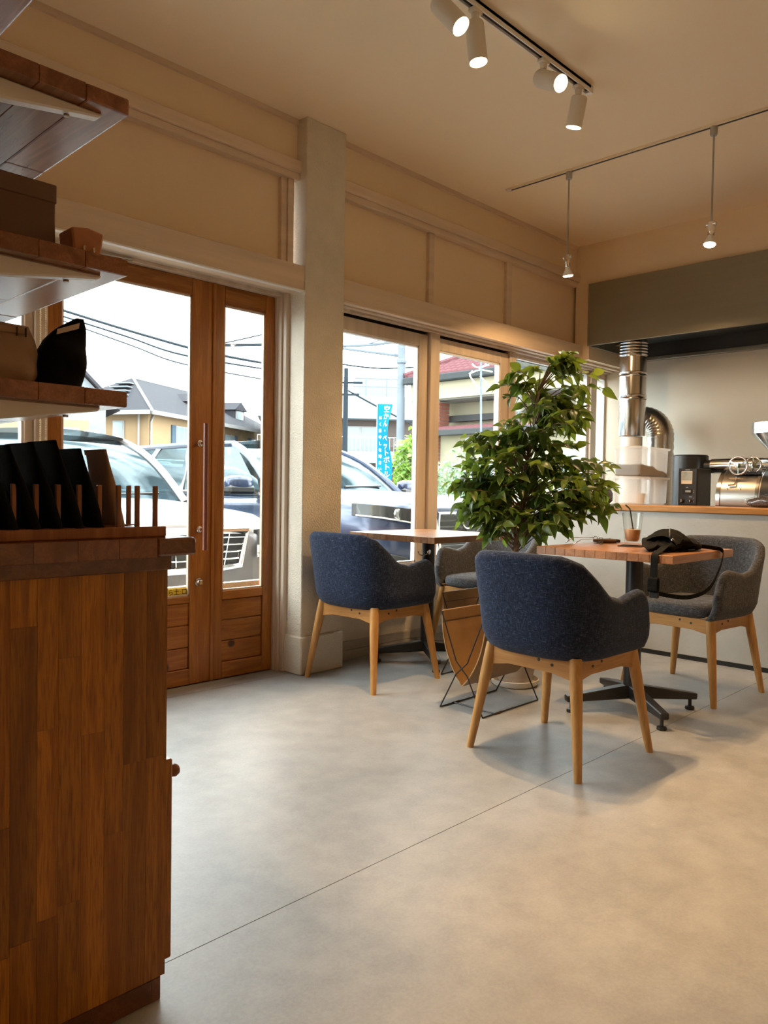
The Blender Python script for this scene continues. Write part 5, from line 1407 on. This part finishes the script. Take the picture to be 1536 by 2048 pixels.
box('upper_wall', 'house_cream', th_, (0.95, -RL, 0, 5.0, -0.3, EZ - 0.5))
box('beam', 'gutter_dark', th_, (0.7, -RL, EZ - 1.12, 0.85, -0.9, EZ - 0.95))
MB().box(0.66, -2.7, EZ - 0.62, 0.70, -2.3, EZ - 0.56).build('vent_grille', 'gutter_dark', th_)
LR = EZ - 1.32
MB().add([(-0.15, -1.0, LR - 0.12), (-0.15, -RL, LR - 0.12), (0.9, -RL, LR + 0.10), (0.9, -1.0, LR + 0.10)], [(0, 1, 2, 3)]).build('porch_roof_deck', 'tile_maroon', th_)
for s in range(22):
    for r in range(2): inst('roof_tile', tme, th_, (-0.16 + r * 0.22, -1.0 - s * tw, LR - 0.10 + r * 0.05), (0, math.radians(14), 0))
MB().box(-0.28, -RL, LR - 0.26, -0.12, -0.95, LR - 0.10).build('porch_gutter', 'gutter_dark', th_, bevel=0.02)
box('lower_wall', 'house_cream', th_, (0.15, -RL, 0, 1.6, -1.15, LR - 0.1))
win_part(th_, 'x', -3.2, -2.0, 0.9, 2.0, 0.15, False, 2)
win_part(th_, 'x', -6.5, -4.9, 1.0, 2.2, 0.15, False, 2)
bp = box('brick_pillar', 'concrete_pale', th_, (0.12, -1.12, 0, 0.50, -0.72, EZ - 0.6))
bm1 = MB().box(0, 0, 0, 0.20, 0.02, 0.085).mesh('brick'); bm1.materials.append(MATS['brick_red'])
for i in range(36):
    off_ = 0.10 if i % 2 else 0.0
    for k in range(2):
        inst('brick', bm1, bp, (0.10, -0.72 - (k * 0.20) , i * 0.10), (0, 0, -math.pi / 2))
        inst('brick', bm1, bp, (0.12 + k * 0.20, -1.14, i * 0.10), (0, 0, 0))

# ------------------------------------------------------------------ shrubs and trees
def shrub(name, label, loc, rx, rz_, n, mat, size, cat='shrub', stem=0.3, group='greenery outside'):
    t = thing(name, label, cat, loc, 0, group)
    rnd = random.Random(int(loc[0] * 91 + loc[1] * 17))
    b = MB()
    for _ in range(n):
        while True:
            q = Vector((rnd.uniform(-1, 1), rnd.uniform(-1, 1), rnd.uniform(-1, 1)))
            if 0.35 < q.length < 1: break
        q = q * (1 + 0.12 * math.sin(5 * q.x + 7 * q.z))
        c = Vector((q.x * rx, q.y * rx, stem + rz_ + q.z * rz_))
        M_ = Matrix.LocRotScale(c, Euler((rnd.uniform(-1.2, 1.2), rnd.uniform(-1.2, 1.2), rnd.uniform(0, 6.3))), Vector((size, size, size)) * rnd.uniform(0.6, 1.2))
        b.add([M_ @ Vector(v) for v in ((-0.5, 0, 0), (0, -0.28, 0.06), (0.5, 0, 0), (0, 0.28, 0.06))], [(0, 1, 2, 3)])
    b.build('foliage', mat, t)['kind'] = 'stuff'
    st_ = MB()
    for k in range(5):
        a = 1.3 * k; st_.tube([(0.05 * math.cos(a), 0.05 * math.sin(a), 0), (rx * 0.4 * math.cos(a), rx * 0.4 * math.sin(a), stem + rz_ * 0.9)], 0.02, 5)
    st_.build('stems', 'bark', t)['kind'] = 'stuff'
    return t
def gp(px, d): p = cam_pt(px, 975, d); return (p.x, p.y, ZG)
shrub('garden_shrub', 'bright green shrub beside the grey utility pole', gp(820, 14.5), 0.34, 1.06, 2400, 'shrub_leaf', 0.13, stem=0.15)
shrub('garden_shrub', 'low green shrub in front of the grey utility pole', gp(805, 13.2), 0.30, 0.45, 900, 'shrub_leaf', 0.10, stem=0.2)
shrub('garden_shrub', 'grey-green feathery shrub below the brick pillar', gp(905, 12.0), 0.46, 0.85, 2200, 'grey_shrub_leaf', 0.09, stem=0.05)
shrub('garden_shrub', 'grey-green shrub behind the ficus, along the lane', gp(1000, 11.5), 0.36, 0.62, 1400, 'grey_shrub_leaf', 0.09, stem=0.05)
shrub('climbing_vine', 'green vine hanging on the brick pillar', (16.02, 14.02, ZG + 1.75), 0.22, 0.36, 500, 'shrub_leaf', 0.11, 'vine', stem=0.1)
shrub('far_tree', 'far dark green tree behind the tan house roof', gp(360, 75), 2.6, 1.9, 1500, 'grey_shrub_leaf', 0.9, 'tree', stem=6.3)
shrub('far_tree', 'far green tree right of the narrow dormer', gp(487, 80), 2.4, 1.6, 1500, 'grey_shrub_leaf', 0.9, 'tree', stem=4.6)
fe = thing('mesh_fence', 'low grey wire fence along the shrubs', 'fence', gp(840, 11.2), math.atan2(RIGHT.y, RIGHT.x) - 0.5)
fb = MB()
for i in range(40): fb.tube([(i * 0.06, 0, 0.1), (i * 0.06, 0, 0.95)], 0.004, 4)
for z in (0.15, 0.5, 0.92): fb.tube([(0, 0, z), (2.4, 0, z)], 0.006, 4)
fb.build('wire_mesh', 'gutter_dark', fe)['kind'] = 'stuff'
for i in range(3): MB().tube([(i * 1.2, 0.01, 0), (i * 1.2, 0.01, 1.0)], 0.025, 8).build('fence_post', 'gutter_dark', fe, smooth=SM)

an = thing('roof_antenna', 'silvery bent metal antenna standing before the maroon roof', 'antenna', gp(960, 15.5))
ab = Vector(an.location)
def al(px, py): return cam_pt(px, py, 15.5) - ab
MB().tube([al(962, 975), al(962, 700)], 0.022, 8).build('mast', 'pole_grey', an, smooth=SM)
for pts_ in ([(945, 742), (940, 752), (955, 772), (968, 782)], [(938, 748), (960, 740), (985, 744)], [(952, 722), (965, 716), (972, 728), (958, 738)], [(960, 752), (975, 770), (984, 780)], [(944, 728), (955, 735), (978, 730)]):
    MB().tube(bez([al(*q_) for q_ in pts_], 12), 0.016, 6).build('antenna_rod', 'steel', an, smooth=SM)

# ------------------------------------------------------------------ poles, wires, banner
dpo = 22.0
pb = cam_pt(799, 975, dpo)
po = thing('utility_pole', 'thick grey steel utility pole with two arms', 'pole', (pb.x, pb.y, ZG))
MB().tube([(0, 0, 0), (0, 0, 5.32)], [0.125, 0.105], 20).build('pole_shaft', 'pole_grey', po, smooth=SM)
RR = Vector((RIGHT.x, RIGHT.y, 0)).normalized()
def rel(px, py, d): return cam_pt(px, py, d) - Vector((pb.x, pb.y, ZG))
MB().tube([rel(560, 694, dpo), rel(740, 690, dpo), rel(811, 681, dpo)], 0.045, 8).build('cross_arm', 'pole_grey', po, smooth=SM)
MB().tube([rel(600, 680, dpo), rel(690, 697, dpo), rel(810, 713, dpo)], 0.045, 8).build('cross_arm', 'pole_grey', po, smooth=SM)
MB().tube([rel(735, 688, dpo), rel(800, 668, dpo - 0.4)], 0.02, 6).build('stay_bar', 'pole_grey', po, smooth=SM)
MB().lathe([(0.125, 0), (0.145, 0.02), (0.145, 0.10), (0.125, 0.12)], 20, (0, 0, 4.75)).build('pole_band', 'pole_grey', po, smooth=SM)
pb2 = cam_pt(689, 975, 33)
p2 = thing('utility_pole', 'thin distant utility pole beside the blind chain', 'pole', (pb2.x, pb2.y, ZG))
MB().tube([(0, 0, 0), (0, 0, 6.3)], [0.13, 0.09], 12).build('pole_shaft', 'wire_dark', p2, smooth=SM)
MB().bar((-0.5, 0.5, 5.7), (0.5, -0.5, 5.7), 0.08, 0.08).bar((-0.4, 0.4, 5.2), (0.4, -0.4, 5.2), 0.08, 0.08).build('cross_arm', 'wire_dark', p2)
def wire(label, pts, r):
    P = [cam_pt(*p) for p in pts]
    o_ = MB().tube(bez(P, 20), r, 5).build('overhead_wire', 'wire_dark', None, smooth=SM)
    tag(o_, label, 'wire', 'overhead wires')
wire('thickest overhead wire, top of the bundle seen through the wide door', [(60, 600, 20), (270, 665, 21), (430, 708, 22), (620, 742, 23)], 0.036)
wire('second overhead wire, crossing the bundle seen through the wide door', [(60, 612, 20), (250, 672, 21), (375, 712, 22), (620, 752, 23)], 0.024)
wire('third overhead wire, sagging below the bundle seen through the wide door', [(60, 618, 20), (260, 690, 21), (375, 730, 22), (620, 775, 23)], 0.018)
wire('grey tie bar wire crossing the narrow door glass', [(380, 690, 22), (480, 690, 22), (600, 688, 22)], 0.045)
wire('steep thin wire rising across the narrow door glass', [(430, 690, 22), (520, 670, 22), (640, 640, 22)], 0.020)
wire('overhead wire behind the utility pole in the sash window', [(640, 722, 26), (735, 735, 26), (800, 736, 26), (900, 728, 26)], 0.028)
wire('slanting wire from the thin pole down to the block roof', [(690, 778, 33), (752, 812, 34), (830, 852, 36)], 0.036)

bd = 20.0
bb0 = cam_pt(752, 975, bd)
nb = thing('banner_flag', 'bright cyan upright banner with white Japanese writing', 'banner', (bb0.x, bb0.y, ZG), math.atan2(RIGHT.y, RIGHT.x))
MB().tube([(0, 0, 0), (0, 0, 3.48)], 0.014, 8).tube([(0, 0, 3.40), (0.36, 0, 3.40)], 0.010, 6).build('banner_pole', 'far_trim', nb, smooth=SM)
BW, B0, B1 = 0.42, 1.42, 3.38
def bw(x, z, off=0.0):
    """cloth point: x across from the pole, z height; the free edge furls in the wind"""
    t = (z - B0) / (B1 - B0); k = x / BW
    wv = math.sin(t * 6.5 + 0.6)
    xx = x * (0.80 + 0.16 * wv * k)
    return (0.01 + xx, -0.10 * k * math.sin(t * 6.5 + 2.0 + 1.2 * k) - off, z)
MB().grid(lambda u, v: bw(u * BW, lerp(B0, B1, v)), 10, 40).build('banner_cloth', 'banner_cyan', nb, smooth=3.5)
for k, (col_, txt, sz, zt, step) in enumerate(((0.285, '空かん・ペットボトル', 0.185, 3.24, 0.186), (0.10, 'はく集中しな時さい', 0.105, 3.02, 0.165))):
    for i, chx in enumerate(txt):
        zc = zt - i * step
        ch_rot = chx
        def wp(v, zc=zc, col_=col_):
            return bw(max(0.0, min(BW, col_ + v.x)), zc + v.y, 0.012)
        text_obj('banner_letter', ch_rot, sz, 'print_white', nb, None, warp=wp)
